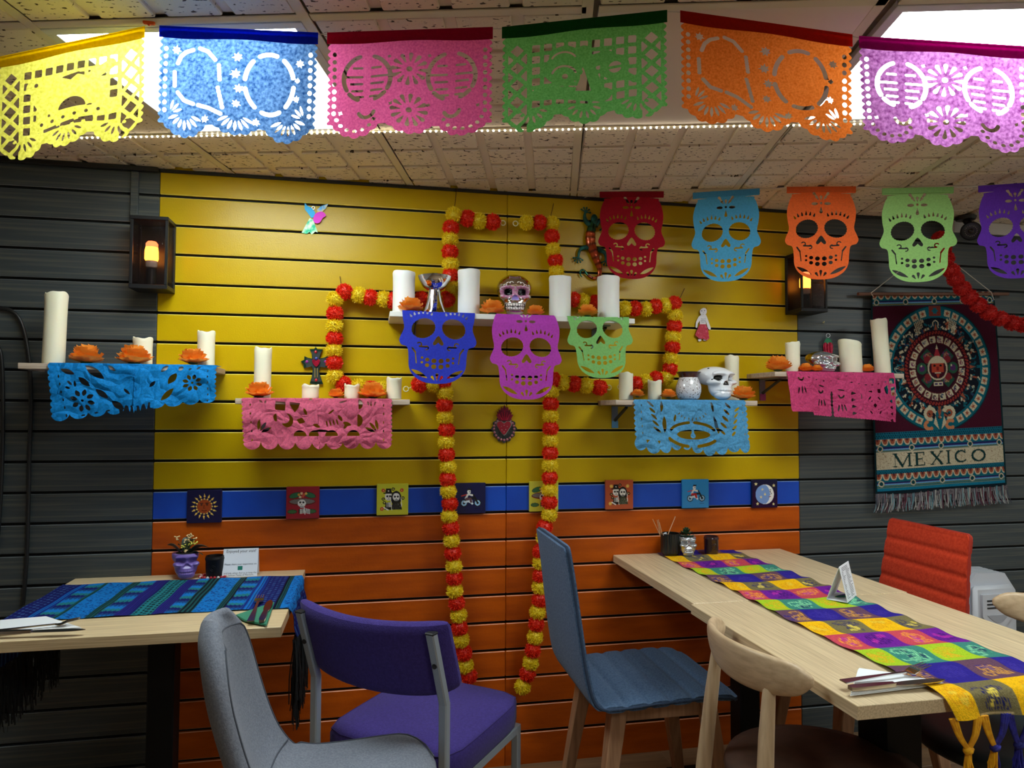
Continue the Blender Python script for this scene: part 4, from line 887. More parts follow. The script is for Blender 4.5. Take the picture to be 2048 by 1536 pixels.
garland('thick red pompom garland swooping in front of the top right of the tapestry', [(1880, 478, 'D'), (1886, 498, 'D'), (1892, 518, 'D'), (1902, 541, 'D'), (1911, 558, 'D'), (1924, 576, 'D'), (1939, 594, 'D'), (1957, 610, 'D'), (1977, 625, 'D'), (2000, 637, 'D'), (2024, 646, 'D'), (2046, 650, 'D'), (2070, 652, 'D')], 17, y=-.22)
# ================================================================== ORNAMENTS ON THE WALL
def flat(name, pts, y, t, m, parent, k=0, smooth=0):
    return put(name, prism(catmull(pts, k) if k else pts, 0, 1, lambda u, v, d: OY(u, v, y-t*d)), m, parent, smooth)
Z1 = lambda x, y: (x/2.954, y/2.954+300)             # close-up frames of the photo
Z4 = lambda x, y: (640+x/2.954, 360+y/2.954)
Z5 = lambda x, y: (1140+x/4.042, 360+y/4.042)
Zc = lambda x, y: (440+x/5.12, 660+y/5.12)
mm = lambda n, c, c2=None: mat(n, c, .4, m=.25, c2=c2 or c, ns=60, spec=.3)
t = thing('tin_hummingbird', 'small painted tin hummingbird high on the yellow wall', 'ornament', OY(628, 466, 0))
flat('wing', [Z1(*p) for p in ((1800, 312), (1816, 330), (1840, 340), (1862, 368), (1858, 398), (1838, 400), (1818, 372), (1800, 350))], -.001, .004, mm('tin cyan', (40, 150, 200)), t)
flat('wing', [Z1(*p) for p in ((1940, 318), (1925, 322), (1900, 330), (1872, 352), (1876, 372), (1905, 364), (1925, 345))], -.001, .004, mm('tin gold', (214, 190, 90), (60, 150, 210)), t)
flat('body', [Z1(*p) for p in ((1862, 378), (1890, 364), (1912, 368), (1926, 388), (1906, 402), (1890, 428), (1864, 432), (1850, 412))], -.002, .008, mm('tin magenta', (190, 40, 170)), t, 3, 40)
flat('tail', [Z1(*p) for p in ((1830, 402), (1855, 412), (1860, 440), (1878, 488), (1862, 482), (1842, 500), (1828, 484), (1812, 496), (1782, 488), (1808, 440))], -.001, .004, mm('tin teal', (20, 160, 120), (190, 220, 180)), t)
flat('beak', [Z1(*p) for p in ((1914, 378), (1928, 386), (1914, 390))], -.006, .003, mm('tin yellow', (220, 180, 60)), t)
put('hanger', tube([OY(1851/2.954+3*sin(k*.7), 342/2.954+300-3*cos(k*.7), -.003) for k in range(10)], .0012, 5), m_sil, t)
# jewelled cross
t = thing('jewelled_cross', 'dark green metal cross set with red gems and a heart beside the left garland', 'cross', OY(630, 770, 0))
cr = [(980, 172), (998, 195), (1053, 197), (1030, 245), (1022, 292), (1060, 285), (1104, 265), (1108, 330), (1100, 385), (1030, 376), (1012, 420), (1030, 480), (1055, 552), (990, 560), (918, 548), (940, 480), (950, 400), (930, 372), (858, 390), (855, 350), (826, 322), (862, 305), (864, 268), (905, 285), (942, 292), (940, 240), (916, 196), (964, 195)]
flat('plate', [Zc(*p) for p in cr], -.001, .009, mat('dark green enamel', (22, 62, 48), .3, m=.5, coat=.5), t)
ci = [(980+(x-980)*.8, 370+(y-370)*.86) for x, y in cr]
flat('inlay', [Zc(*p) for p in ci], -.0095, .003, mat('grey enamel', (62, 72, 74), .4, m=.4), t)
flat('heart', [Zc(*p) for p in ((984, 375), (948, 335), (944, 310), (962, 300), (984, 316), (1008, 300), (1024, 312), (1018, 338))], -.0125, .006, m_red, t, 3, 50)
for gx, gy, c in ((980, 225, (190, 20, 40)), (985, 512, (190, 20, 40)), (890, 324, (150, 40, 150)), (1080, 324, (150, 40, 150)), (986, 292, (60, 80, 170))):
    p = OY(*Zc(gx, gy), -.013); put('gem', ell(p, .0055, .004, .0055, 10, 6), mat('gem %d' % c[2], c, .08, coat=.8), t, 180)
for gx in (972, 998): put('bead_row', tube([OY(*Zc(gx, yy), -.014) for yy in range(390, 490, 8)], .0018, 5), mat('gold bead', (210, 190, 110), .3, m=.7), t)
# metal lizard
t = thing('metal_lizard', 'coppery metal lizard climbing the wall beside the crimson skull', 'ornament', OY(1180, 560, 0))
bodyp = [(185, 340, 26), (168, 400, 38), (160, 450, 44), (165, 520, 44), (190, 590, 38), (215, 660, 30), (235, 720, 22), (228, 775, 16), (185, 795, 13), (140, 770, 10), (105, 728, 9), (80, 735, 8), (78, 765, 6), (92, 785, 4)]
cum = [OY(*Z5(x+6, y), -.018+.008*(i/len(bodyp))) for i, (x, y, r) in enumerate(bodyp)]
def dens(P, R):
    P = np.array(P); n = len(P); o = []; rr = []
    for i in range(n-1):
        a, b, c, d = P[max(i-1, 0)], P[i], P[i+1], P[min(i+2, n-1)]
        for q in np.arange(4)/4: o.append(.5*((2*b)+(-a+c)*q+(2*a-5*b+4*c-d)*q*q+(-a+3*b-3*c+d)*q**3)); rr.append(R[i]+(R[i+1]-R[i])*q)
    return o+[P[-1]], rr+[R[-1]]
bp, br = dens(cum, [r*.00047*.95 for *_, r in bodyp])
sh = tube(bp, [r*(1+.06*sin(i*2.2)) for i, r in enumerate(br)], 12); sh[0][:, 1] = -.006+(sh[0][:, 1]+.006)*.8; sh[0][:, 1] = np.minimum(sh[0][:, 1], -.001)
cl_ = np.array([((196, 84, 34) if i < 33 else (150, 60, 36) if i < 37 else (24, 110, 84)) if i > 5 else (34, 92, 60) for i in range(len(bp)) for _ in range(12)], float)
cl_[[i for i in range(len(cl_)) if (i//12) % 3 == 0]] *= .55
put('body', sh, mat('painted copper', r=.25, m=.6, vcol=True, coat=.4), t, 50, col=cl_)
m_lz = mm('verdigris', (40, 104, 96), (24, 70, 60))
put('head', ell(OY(*Z5(196, 318), -.022), .014, .01, .02, 12, 8), m_lz, t, 180)
for A_ in (((175, 375), (130, 335), (118, 290), (126, 262)), ((205, 372), (232, 330), (262, 340), (275, 380)), ((172, 545), (110, 548), (78, 570), (68, 625)), ((225, 560), (262, 575), (285, 600), (292, 650))):
    q = [OY(*Z5(*p), -.013) for p in A_]; lp, lr = dens(q, [.011, .009, .006, .004]); leg = put('leg', tube(lp, lr, 8), m_lz, t, 60)
    for k in range(5):
        d = np.array(q[3])-np.array(q[2]); an = math.atan2(d[2], d[0])+(k-2)*.62; e = q[3]+np.array([.019*cos(an), .002, .019*sin(an)])
        put('toe', cat_(tube([q[3], (q[3]+e)/2+[0, -.002, 0], e], [.003, .0022, .002], 6), ell(e, .0038, .003, .0038, 8, 5)), m_lz, leg, 60)
# sacred heart
Zh = lambda x, y: (950+x/4.267, 800+y/4.267)
t = thing('sacred_heart', 'dark milagro heart with red flames and pink beads below the pink skull', 'ornament', OY(1008, 886, 0))
nb = 17; cxh, cyh = 248, 245
ring = [(cxh+98*cos(a)*(1 if cos(a) > 0 else 1), cyh+(108 if sin(a) > 0 else 92)*sin(a)) for a in [-.9+k*(PI+1.8)/(nb-1) for k in range(nb)]]
flat('back_plate', [Zh(cxh+(104+7*cos(12*a))*cos(a)*(1-.12*max(0, sin(a))), cyh+(112+6*cos(12*a))*sin(a)*(1.04 if sin(a) > 0 else .92)) for a in np.linspace(0, 2*PI, 72, endpoint=False)], -.001, .007, mat('pewter green', (46, 52, 50), .4, m=.6, c2=(70, 72, 70), ns=60), t)
flat('flame', [Zh(*p) for p in ((205, 180), (180, 125), (192, 128), (186, 95), (202, 108), (202, 75), (216, 90), (222, 55), (238, 75), (252, 36), (266, 75), (282, 55), (288, 90), (302, 76), (302, 108), (318, 100), (308, 126), (328, 124), (300, 180))], -.004, .009, mat('flame crimson', (132, 14, 42), .35, m=.3, c2=(90, 8, 30), ns=50), t)
for k in range(5): put('flame_ridge', tube([OY(*Zh(252+(k-2)*10, 170), -.0135), OY(*Zh(252+(k-2)*24, 90+abs(k-2)*14), -.0135)], [.0022, .0008], 5), m_red, t)
ht_ = [(248, 296), (206, 246), (188, 212), (196, 188), (222, 182), (248, 200), (274, 182), (300, 190), (306, 214), (288, 246)]
flat('heart_rim', [Zh(248+(x-248)*1.15, 235+(y-235)*1.15) for x, y in ht_], -.008, .005, mat('pewter', (150, 140, 134), .35, m=.6), t, 3, 50)
flat('heart', [Zh(*p) for p in ht_], -.0125, .007, mat('heart crimson', (150, 16, 40), .3, m=.2, coat=.5), t, 3, 50)
bead = mat('pink bead', (176, 108, 120), .3, m=.3)
for k, p in enumerate(ring): put('bead', ell(OY(*Zh(cxh+(p[0]-cxh)*.88, cyh+(p[1]-cyh)*.9), -.009), .0048, .004, .0048, 8, 5), bead, t, 180)
for p in ((226, 226), (248, 216), (276, 226), (230, 254), (262, 252), (248, 272)): put('dot', ell(OY(*Zh(*p), -.0195), .0016, .001, .0016, 6, 4), m_sil, t)
# paper skeleton lady
t = thing('skeleton_figure', 'small white skeleton figure in a red ruffled skirt on the yellow wall', 'ornament', OY(1406, 685, 0))
m_sk = mat('white card', (226, 222, 222), .6); m_ink = mat('ink', (30, 28, 30), .7)
P_ = lambda L: [Z5(*p) for p in L]
flat('torso', P_(((1060, 1090), (1100, 1090), (1112, 1120), (1138, 1195), (1135, 1212), (1118, 1205), (1096, 1135), (1100, 1172), (1048, 1172), (1050, 1135), (1034, 1160), (1028, 1196), (1014, 1192), (1018, 1150), (1040, 1105))), -.004, .004, m_sk, t)
flat('head', P_(((1056, 1048), (1078, 1034), (1098, 1040), (1106, 1062), (1098, 1086), (1078, 1098), (1058, 1086), (1050, 1066))), -.005, .005, m_sk, t, 3)
flat('skirt', P_(((1050, 1166), (1098, 1166), (1118, 1215), (1126, 1280), (1108, 1296), (1080, 1284), (1044, 1282), (1012, 1254), (1030, 1205))), -.003, .009, mat('red ruffled foil', (186, 16, 52), .4, c2=(230, 90, 120), ns=120, lo=.55, hi=.68, bump=.8, bs=120), t)
for L in (((1034, 1290), (1060, 1278), (1062, 1300), (1040, 1306)), ((1076, 1286), (1106, 1292), (1100, 1302), (1078, 1298))): flat('foot', P_(L), -.002, .005, m_sk, t)
for p, r in (((1066, 1058), 1.7), ((1088, 1056), 1.7), ((1078, 1072), 1.1), ((1076, 1086), 1.3)): q = OY(*Z5(*p), -.0102); put('eye', ell(q, r*.0011, .0006, r*.0012, 8, 4), m_ink, t)
for yy in (1120, 1132, 1145): put('rib', tube([OY(*Z5(1058, yy), -.0085), OY(*Z5(1076, yy+5), -.0085), OY(*Z5(1098, yy), -.0085)], .0006, 4), m_ink, t)
put('hair_flower', ell(OY(*Z5(1104, 1036), -.0095), .0018, .0015, .0018, 8, 5), m_red, t)
# ================================================================== PAINTED TILES ON THE BLUE BAND
m_tp = mat('tile glaze', r=.22, vcol=True, coat=.4); DK = (16, 16, 18)
def sunray(c, r0, r1, n, w, colr):
    for k in range(n):
        a = 2*PI*k/n; q = a+.12
        c.poly([(50+r0*cos(a-w), 50+r0*sin(a-w)), (50+(r0+r1)/2*cos(q), 50+(r0+r1)/2*sin(q)), (50+r1*cos(a), 50+r1*sin(a)), (50+(r0+r1)/2*cos(a-.06), 50+(r0+r1)/2*sin(a-.06)), (50+r0*cos(a+w), 50+r0*sin(a+w))], colr)
def t_sun(c):
    sunray(c, 22, 40, 16, .16, (240, 196, 84)); c.disc(50, 50, 21, (150, 62, 26)).disc(42, 45, 3.2, DK, 2).disc(58, 45, 3.2, DK, 2)
    c.line([(50, 46), (48, 55), (52, 55)], 1, (90, 30, 14)).line([(43, 62), (50, 64), (57, 62)], 1.2, (90, 30, 14)).line([(38, 40), (46, 40)], .9, DK).line([(54, 40), (62, 40)], .9, DK)
def t_lady(c, bg=None):
    for x in (26, 72): c.disc(x, 26, 19, (20, 40, 30), 9, .3 if x > 50 else -.3).disc(x, 26, 17.5, (46, 110, 70), 7.5, .3 if x > 50 else -.3)
    for x, y, q in ((38, 24, (230, 160, 60)), (46, 20, (240, 200, 150)), (54, 24, (220, 90, 50)), (60, 21, (236, 190, 90)), (50, 30, (210, 80, 60)), (42, 32, (240, 220, 170))): c.disc(x, y, 4, q)
    c.disc(48, 47, 42, (110, 32, 22), 12).disc(48, 46, 39, (120, 112, 106), 8.5); c.disc(47, 52, 12.5, (236, 232, 224), 12).disc(42, 49, 3.4, DK).disc(52, 49, 3.4, DK).disc(47, 56, 1.6, DK)
    c.rect(41, 54, 60, 66, (236, 232, 224))
    for k in range(5): c.rect(42+2.6*k, 42.6+2.6*k, 60, 66, DK)
    for x in (18, 78): c.disc(x, 78, 15, (24, 60, 36), 7).disc(x, 78, 13, (60, 104, 56), 5)
    c.rect(38, 74, 70, 84, (30, 26, 26))
    for k in range(4): c.line([(42, 72+4*k), (56, 70+4*k)], 1.1, (236, 232, 224)); c.line([(60, 70+4*k), (72, 73+4*k)], 1.1, (236, 232, 224))
    c.line([(56, 66), (57, 86)], 1.4, (236, 232, 224))
def t_couple(c, dress=(40, 38, 26), fl=(200, 70, 40)):
    c.disc(37, 40, 12, (236, 232, 222), 13).poly([(26, 28), (48, 28), (45, 14), (29, 14)], DK).line([(22, 29), (52, 29)], 2, DK); c.disc(37, 22, 2, (236, 232, 222))
    c.disc(62, 46, 17, DK, 24).disc(62, 42, 11.5, (236, 232, 222), 13)
    for x, y in ((33, 39), (42, 39), (58, 41), (67, 41)): c.disc(x, y, 3.4, DK)
    for x, y in ((37.5, 46), (62.5, 48)): c.disc(x, y, 1.5, DK); c.rect(x-5, x+5, y+3, y+5, DK)
    c.poly([(45, 84), (50, 62), (62, 54), (76, 62), (82, 84)], dress).poly([(24, 84), (28, 60), (44, 58), (46, 84)], DK)
    for k in range(4): c.line([(30, 62+4*k), (44, 61+4*k)], 1, (236, 232, 222))
    c.line([(22, 76), (36, 84)], 2, (236, 232, 222)).line([(44, 24+20), (48, 84)], 1, (236, 232, 222)).line([(78, 44), (80, 74)], 1, (236, 232, 222))
    r = random.Random(3)
    for k in range(60): c.disc(52+r.random()*26, 64+r.random()*19, .8, tuple(min(255, q+50) for q in dress))
    for x, y, q in ((20, 20, fl), (80, 20, fl), (16, 80, fl), (20, 48, DK), (84, 46, DK), (24, 60, DK), (52, 16, DK)):
        for k in range(6): c.disc(x+4*cos(k*1.05), y+4*sin(k*1.05), 2.6 if q != DK else 2, q)
        c.disc(x, y, 1.6, (240, 220, 120))
def t_bike(c, red=True):
    for x in (28, 74): c.disc(x, 66, 12, DK).disc(x, 66, 9.2, (150, 190, 220)).disc(x, 66, 4, DK)
    c.line([(28, 64), (46, 50), (66, 50), (74, 66)], 3, DK).line([(30, 62), (48, 60), (56, 68)], 3.4, (210, 224, 234)).disc(50, 60, 7, (220, 230, 236), 6).line([(66, 50), (60, 38)], 2, DK)
    c.line([(34, 50), (42, 36), (56, 40)], 3, (226, 222, 214)).line([(36, 52), (50, 52), (52, 62)], 4, (180, 34, 40) if red else (90, 60, 70)).disc(45, 28, 6, (232, 230, 224), 6.5).disc(47, 28, 1.8, DK).poly([(38, 24), (52, 22), (54, 18), (42, 17)], DK)
    c.line([(20, 42), (36, 38)], 1.6, (200, 60, 50)).line([(66, 84), (82, 84)], .9, DK)
def t_moon(c):
    c.disc(50, 52, 36, (236, 232, 224)).disc(46, 52, 34, (120, 156, 212), 34.5); c.fill(np.minimum(s_ell(c.X, c.Y, 50, 52, 35, 35), -s_ell(c.X, c.Y, 36, 52, 34, 40)), (240, 238, 232))
    c.line([(69, 42), (77, 50), (70, 53)], 1, (90, 80, 70)).line([(66, 37), (74, 36)], 1, DK).disc(72, 42, 1.6, DK).line([(66, 62), (73, 60)], 1.3, (150, 60, 50))
    for x, y, s in ((40, 34, 6), (50, 52, 6), (34, 62, 6), (14, 14, 7), (86, 20, 7), (20, 86, 7), (84, 88, 6)): c.fill(s_star(c.X, c.Y, x, y, s, s*.45, 5, -PI/2), (226, 212, 150))
TL_ = [((408.5, 1013), (14, 16, 60), t_sun, 'dark navy tile with a yellow rayed sun face', 0), ((605.5, 1005.5), (160, 24, 40), t_lady, 'red tile with a skeleton lady in a wide feathered hat', -.02), ((785, 999), (206, 206, 50), t_couple, 'lime yellow tile with a black and white skeleton couple', -.02),
       ((941, 996.5), (14, 18, 66), lambda c: t_bike(c, False), 'navy tile with a motorcycle rider half hidden by the left garland', 0), ((1088, 993), (206, 200, 60), t_lady, 'yellow tile with a hat motif half hidden by the right garland', 0),
       ((1239, 989.5), (186, 82, 44), lambda c: t_couple(c, (60, 64, 44), (232, 180, 80)), 'terracotta tile with a skeleton couple', 0), ((1391.5, 987.5), (42, 140, 206), t_bike, 'sky blue tile with a skeleton riding a motorcycle', .01), ((1530, 987.5), (12, 14, 52), t_moon, 'dark navy tile with a crescent moon face and stars', 0)]
for (px, py), bg, fn, lb, ang in TL_:
    c0 = OY(px, py, -.012); s = .0555; cv = Canvas(100, 100, 76, 76, bg); fn(cv)
    t = thing('painted_tile', lb, 'tile', (c0[0], 0, c0[2]), 0, 'painted tiles along the blue band')
    put('body', box(c0[0]-s, c0[0]+s, -.0115, -.0008, c0[2]-s, c0[2]+s, .002), mat('tile body %d' % (sum(bg)), tuple(bg), .3, coat=.4), t)
    X = c0[0]+(cv.X-50)/50*s*.97; Z = c0[2]-(cv.Y-50)/50*s*.97; G = np.stack([X, np.full_like(X, -.0119), Z], -1)
    put('picture', gridq(G), m_tp, t, 0, col=cv.cols(), recalc=False)
# ================================================================== WALL LANTERNS
m_blk = mat('black lantern metal', (26, 26, 29), .42, m=.3)
m_glass = mat('hammered glass', (30, 26, 26), .12, glass=.8, bump=1.0, bs=80, spec=.5)
m_glass.node_tree.nodes['Transparent BSDF'].inputs[0].default_value = (.86, .8, .78, 1)
m_fl = mat('flame glow', (255, 118, 16), .5, em=FLAME_E, emc=(255, 150, 40)); m_fl2 = mat('flame tip glow', (255, 120, 60), .5, em=FLAME_E*.25, emc=(255, 120, 70)); m_cap = mat('bulb cap', (226, 214, 206), .4)
def lantern(x0, x1, zb, zt, d, lb):
    t = thing('wall_lantern', lb, 'wall lamp', ((x0+x1)/2, 0, zb)); e = .009
    put('back_plate', box(x0, x1, -.008, -.0008, zb, zt, .001), m_blk, t)
    put('lid', box(x0-.001, x1+.001, -d-.001, -.0085, zt-.012, zt, .0015), m_blk, t); put('base', box(x0-.001, x1+.001, -d-.001, -.0085, zb, zb+.014, .0015), m_blk, t)
    for x in (x0, x1-e):
        for y in (-d, -.0175): put('post', box(x, x+e, y, y+e, zb+.0142, zt-.0122, .001), m_blk, t)
    put('front_glass', box(x0+e, x1-e, -d+.003, -d+.006, zb+.0142, zt-.0122), m_glass, t)
    for x in (x0+.003, x1-.006): put('side_glass', box(x, x+.003, -d+e, -.018, zb+.0142, zt-.0122), m_glass, t)
    cx = (x0+x1)/2-.004; cy = -d*.52; h = zt-zb
    put('lamp_holder', lathe([(.016, 0), (.016, h*.24), (.011, h*.25)], 16, (cx, cy, zb+.0145)), m_blk, t, 40)
    b = put('bulb', lathe([(.013, 0), (.018, .004), (.0185, h*.06), (.018, h*.1)], 20, (cx, cy, zb+.0145+h*.255)), m_cap, t, 50)
    put('flame', lathe([(.018, 0), (.0205, .006), (.0205, h*.14), (.0185, h*.19)], 20, (cx, cy, zb+.0148+h*.355), lambda r, z, a, i: (r*(1+.06*sin(7*a+z*300)), z)), m_fl, b, 60)
    put('flame_tip', lathe([(.0183, 0), (.0185, h*.05), (.013, h*.08), (.004, h*.088)], 20, (cx, cy, zb+.0150+h*.546)), m_fl2, b, 60)
def solve_d(px, py, X):
    a, b = .0, .4
    for _ in range(40):
        m = (a+b)/2
        if (OY(px, py, -m)[0]-X)*(OY(px, py, -.4)[0]-X) > 0: b = m
        else: a = m
    return m
xr = OY(350, 588, 0)[0]; zb = OY(350, 588, 0)[2]; d1 = solve_d(333.4, 577, xr); zt = OY(349, 449, 0)[2]; x0 = OY(258.9, 500, -d1)[0]
lantern(x0, xr, zb, zt, d1, 'black glazed wall lantern with a glowing flame bulb on the charcoal boards at the left')
xl = OY(1569.8, 600, 0)[0]; zb2 = OY(1569.8, 629.7, 0)[2]; d2 = solve_d(1603, 625, xl)
lantern(xl, xl+(xr-x0), zb2, zb2+(zt-zb), d2, 'black glazed wall lantern half hidden behind the orange skull cutout')
# trunking above the left lantern, cables, nail, dome camera
a = OY(260, 432, -.012)[0]; b = OY(275, 432, -.012)[0]
tag(put('cable_trunking', box(a, b, -.014, -.0008, zt+.001, ZC-.017, .0015), m_dark), 'charcoal painted cable duct running up from the left lantern to the ceiling', 'duct')
m_cab = mat('black cable', (18, 18, 20), .45)
def cable(pts, lb):
    P, R = dens([OY(x, y, -.009) for x, y in pts], [.006]*len(pts)); tag(put('cable', tube(P, R, 7), m_cab, None, 60), lb, 'cable')
cable([(-40, 612), (0, 616), (22, 621), (40, 640), (52, 680), (60, 740), (62, 810), (59, 900), (57, 1000), (55, 1080), (52, 1140), (46, 1210)], 'black cable arching out from the left edge and running down behind the left shelf')
cable([(-20, 690), (-2, 697), (4, 730), (6, 800), (5, 900), (1, 1000), (-6, 1100)], 'black cable hugging the extreme left edge of the photo')
tag(put('screw_hook', tube([OY(1648, 646, -.001), OY(1646, 645, -.012), OY(1649, 643, -.018)], .0022, 6), m_ring), 'tiny bare screw hook in the charcoal boards left of the tapestry', 'hook')
c0 = OY(1942, 462, -.1); t = thing('security_camera', 'black dome camera with a ring of small lights under the ceiling above the tapestry', 'camera', (c0[0], -.1, ZC-.01))
put('bracket', cat_(lathe([(.035, ZC-.0165), (.04, ZC-.004)], 20, (c0[0]-.005, -.08, 0)), tube([(c0[0]-.005, -.08, ZC-.016), c0+[0, .0, .02]], .014, 10)), m_trim, t, 40)
dv = (CAM-c0); dv /= np.linalg.norm(dv); sx = np.cross(dv, [0, 0, 1]); sx /= np.linalg.norm(sx); sy = np.cross(sx, dv)
def alongd(sh): return (np.array([c0+sx*p[0]+sy*p[1]+dv*p[2] for p in sh[0]]), sh[1])
put('housing', alongd(lathe([(.028, -.055), (.036, -.045), (.038, .0), (.038, .02), (.034, .026)], 24)), m_trim, t, 40)
put('face', alongd(lathe([(.03, .0262), (.030, .028), (.012, .029)], 24)), mat('smoked face', (44, 44, 48), .3), t, 40)
put('lens', alongd(ell((0, 0, .028), .011, .011, .006, 14, 8)), mat('lens', (8, 8, 10), .05, coat=1), t, 180)
put('infrared_lights', cat_(*[alongd(ell((.021*cos(a), .021*sin(a), .0285), .0024, .0024, .0015, 6, 4)) for a in np.linspace(0, 2*PI, 18, endpoint=False)]), mat('led dots', (150, 146, 140), .3), t, 180)
# ================================================================== TAPESTRY
TEAL, NAVY, CREAM, BROWN, BURG, LB = (14, 92, 106), (30, 34, 84), (192, 178, 150), (150, 76, 52), (66, 16, 34), (110, 160, 200)
cv = Canvas(118, 158, 262, 350, BURG); r = random.Random(11)
def border(v0, flip=False):
    cv.rect(0, 118, v0, v0+10, TEAL)
    for k in range(19):
        x = 3+6.3*k
        cv.fill(np.minimum(s_ell(cv.X, cv.Y, x, v0, 3.1, 5), cv.Y-v0), CREAM); cv.fill(np.minimum(s_ell(cv.X, cv.Y, x, v0, 2.2, 4), cv.Y-v0), BROWN); cv.fill(np.minimum(s_ell(cv.X, cv.Y, x, v0, .9, 2), cv.Y-v0), (90, 40, 40))
    cv.rect(0, 118, v0+6.0, v0+7.0, NAVY); cv.rect(0, 118, v0+7.6, v0+8.4, LB); cv.rect(0, 118, v0+9.0, v0+9.5, (120, 120, 70)); cv.rect(0, 118, v0+7.0, v0+7.6, (60, 50, 110))
    for k in range(5): cv.disc(5+27*k, v0+7.3, 2.4, CREAM, 2.4).disc(5+27*k, v0+7.3, 1.6, (10, 60, 66), 1.6)
def meander(v0, h):
    cv.rect(0, 118, v0, v0+h, (20, 96, 116))
    for k in range(60):
        for q in range(3): cv.rect(1+2*k+(q % 2), 2.1+2*k+(q % 2), v0+.5+q*h/3.2, v0+.5+q*h/3.2+h/6, (10, 42, 60))
border(0)
cx, cy = 59, 61
ringd = lambda r0, r1: np.minimum(np.hypot(cv.X-cx, cv.Y-cy)-r0, r1-np.hypot(cv.X-cx, cv.Y-cy))
cv.disc(cx, cy, 50.5, (6, 46, 56)).disc(cx, cy, 49.5, TEAL).disc(cx, cy, 40.5, (20, 24, 34))
def polar(rad, a): return cx+rad*cos(a), cy+rad*sin(a)
for k in range(36):
    a = 2*PI*(k+.5)/36
    if abs((a+PI/2+PI) % (2*PI)-PI) < .16 or abs((a-PI/2+PI) % (2*PI)-PI) < .3: continue
    cv.fill(s_box(cv.X, cv.Y, *polar(45, a), 2.6, 2.9, a), CREAM); cv.fill(s_star(cv.X, cv.Y, *polar(45, a), 2.3, 1, 5, a), BROWN)
for k in range(190):     # glyph band
    a = r.uniform(0, 2*PI); rad = r.uniform(31, 40); q = r.choice([CREAM, CREAM, TEAL, (40, 60, 90), BROWN, (24, 70, 80), TEAL])
    cv.fill(s_box(cv.X, cv.Y, *polar(rad, a), r.uniform(.5, 2.2), r.uniform(.4, 1.1), a+r.choice([0, .8, -.8])), q)
for k in range(24):
    a = 2*PI*k/24; cv.fill(s_arc(cv.X, cv.Y, *polar(35.5, a), 2.6, 2.6, r.uniform(0, 360), r.uniform(0, 360)+110, .42), r.choice([CREAM, TEAL, (90, 130, 130)]))
    cv.fill(s_box(cv.X, cv.Y, *polar(32.4, a), .8, 2.2, a), CREAM); cv.disc(*polar(32.4, a), .6, (20, 30, 40))
for k in range(8):
    a = 2*PI*k/8; p = [polar(38, a), polar(29, a-.12), polar(29, a+.12)]; cv.poly(p, (10, 60, 70)); p = [polar(36, a), polar(29, a-.07), polar(29, a+.07)]; cv.poly(p, BROWN)
cv.fill(ringd(26.5, 30.5), (44, 12, 24))
for k in range(64): cv.fill(s_ell(cv.X, cv.Y, *polar(28.5, 2*PI*k/64), 1.5, .9, 2*PI*k/64+.6), (150, 50, 44)); cv.disc(*polar(28.5, 2*PI*k/64), .4, (20, 10, 20))
cv.fill(ringd(19.5, 26.5), (70, 18, 30))
for k in range(20):
    a = 2*PI*(k+.5)/20-PI/2; cv.fill(s_box(cv.X, cv.Y, *polar(23, a), 2.6, 2.8, a), CREAM)
    for q in range(3): cv.fill(s_arc(cv.X, cv.Y, polar(23, a)[0]+r.uniform(-1, 1), polar(23, a)[1]+r.uniform(-1, 1), 1.2, 1.2, r.uniform(0, 180), r.uniform(200, 360), .36), r.choice([DK, (110, 50, 90), BROWN, (60, 80, 110)]))
cv.disc(cx, cy, 19.5, (48, 14, 28))
for k in range(4):
    a = PI/4+k*PI/2; cv.fill(s_box(cv.X, cv.Y, *polar(12.5, a), 5.2, 4.6, a), (30, 72, 56))
    for q in range(10): cv.fill(s_arc(cv.X, cv.Y, polar(12.5, a)[0]+r.uniform(-3, 3), polar(12.5, a)[1]+r.uniform(-3, 3), 1.3, 1.3, r.uniform(0, 180), r.uniform(220, 380), .4), r.choice([BROWN, (130, 40, 60), (160, 120, 90), (90, 40, 100)]))
for s in (-1, 1): cv.disc(cx+s*14.5, cy, 4.6, (40, 84, 60)); cv.disc(cx+s*14.5, cy, 2.6, (80, 40, 90)); cv.disc(cx+s*14-1, cy-2, .8, CREAM); cv.disc(cx+s*9.5, cy-7, 3, (120, 34, 40)); cv.disc(cx+s*9.5, cy+7, 3, (120, 34, 40))
cv.poly([(cx-3, cy-9), (cx+3, cy-9), (cx, cy-19)], (150, 40, 50)); cv.poly([(cx-1.3, cy-15), (cx+1.3, cy-15), (cx, cy-19)], CREAM)
cv.disc(cx, cy, 9.3, CREAM, 9.8).disc(cx, cy+.5, 8, (60, 16, 30), 8); cv.fill(np.minimum(s_ell(cv.X, cv.Y, cx, cy-1, 7.4, 7.6), cy-4-cv.Y), CREAM)
cv.rect(cx-5.5, cx+5.5, cy-4, cy+3.5, (176, 66, 46)); cv.disc(cx-2.8, cy-2, 1.3, DK, .8).disc(cx+2.8, cy-2, 1.3, DK, .8).rect(cx-1.2, cx+1.2, cy-1, cy+2, (120, 30, 30)); cv.rect(cx-3, cx+3, cy+3.2, cy+4.2, CREAM); cv.poly([(cx-2, cy+4.5), (cx+2, cy+4.5), (cx, cy+8)], (170, 60, 44))
cv.rect(cx-4.5, cx+4.5, cy+11, cy+14, CREAM); cv.rect(cx-3.6, cx-.6, cy+11.8, cy+13.3, (60, 40, 90)); cv.rect(cx+.6, cx+3.6, cy+11.8, cy+13.3, (60, 40, 90))
cv.rect(cx-5.5, cx+5.5, cy-50, cy-42, (120, 50, 40)); cv.fill(s_star(cv.X, cv.Y, cx, cy-46, 3.4, 2, 6), TEAL)
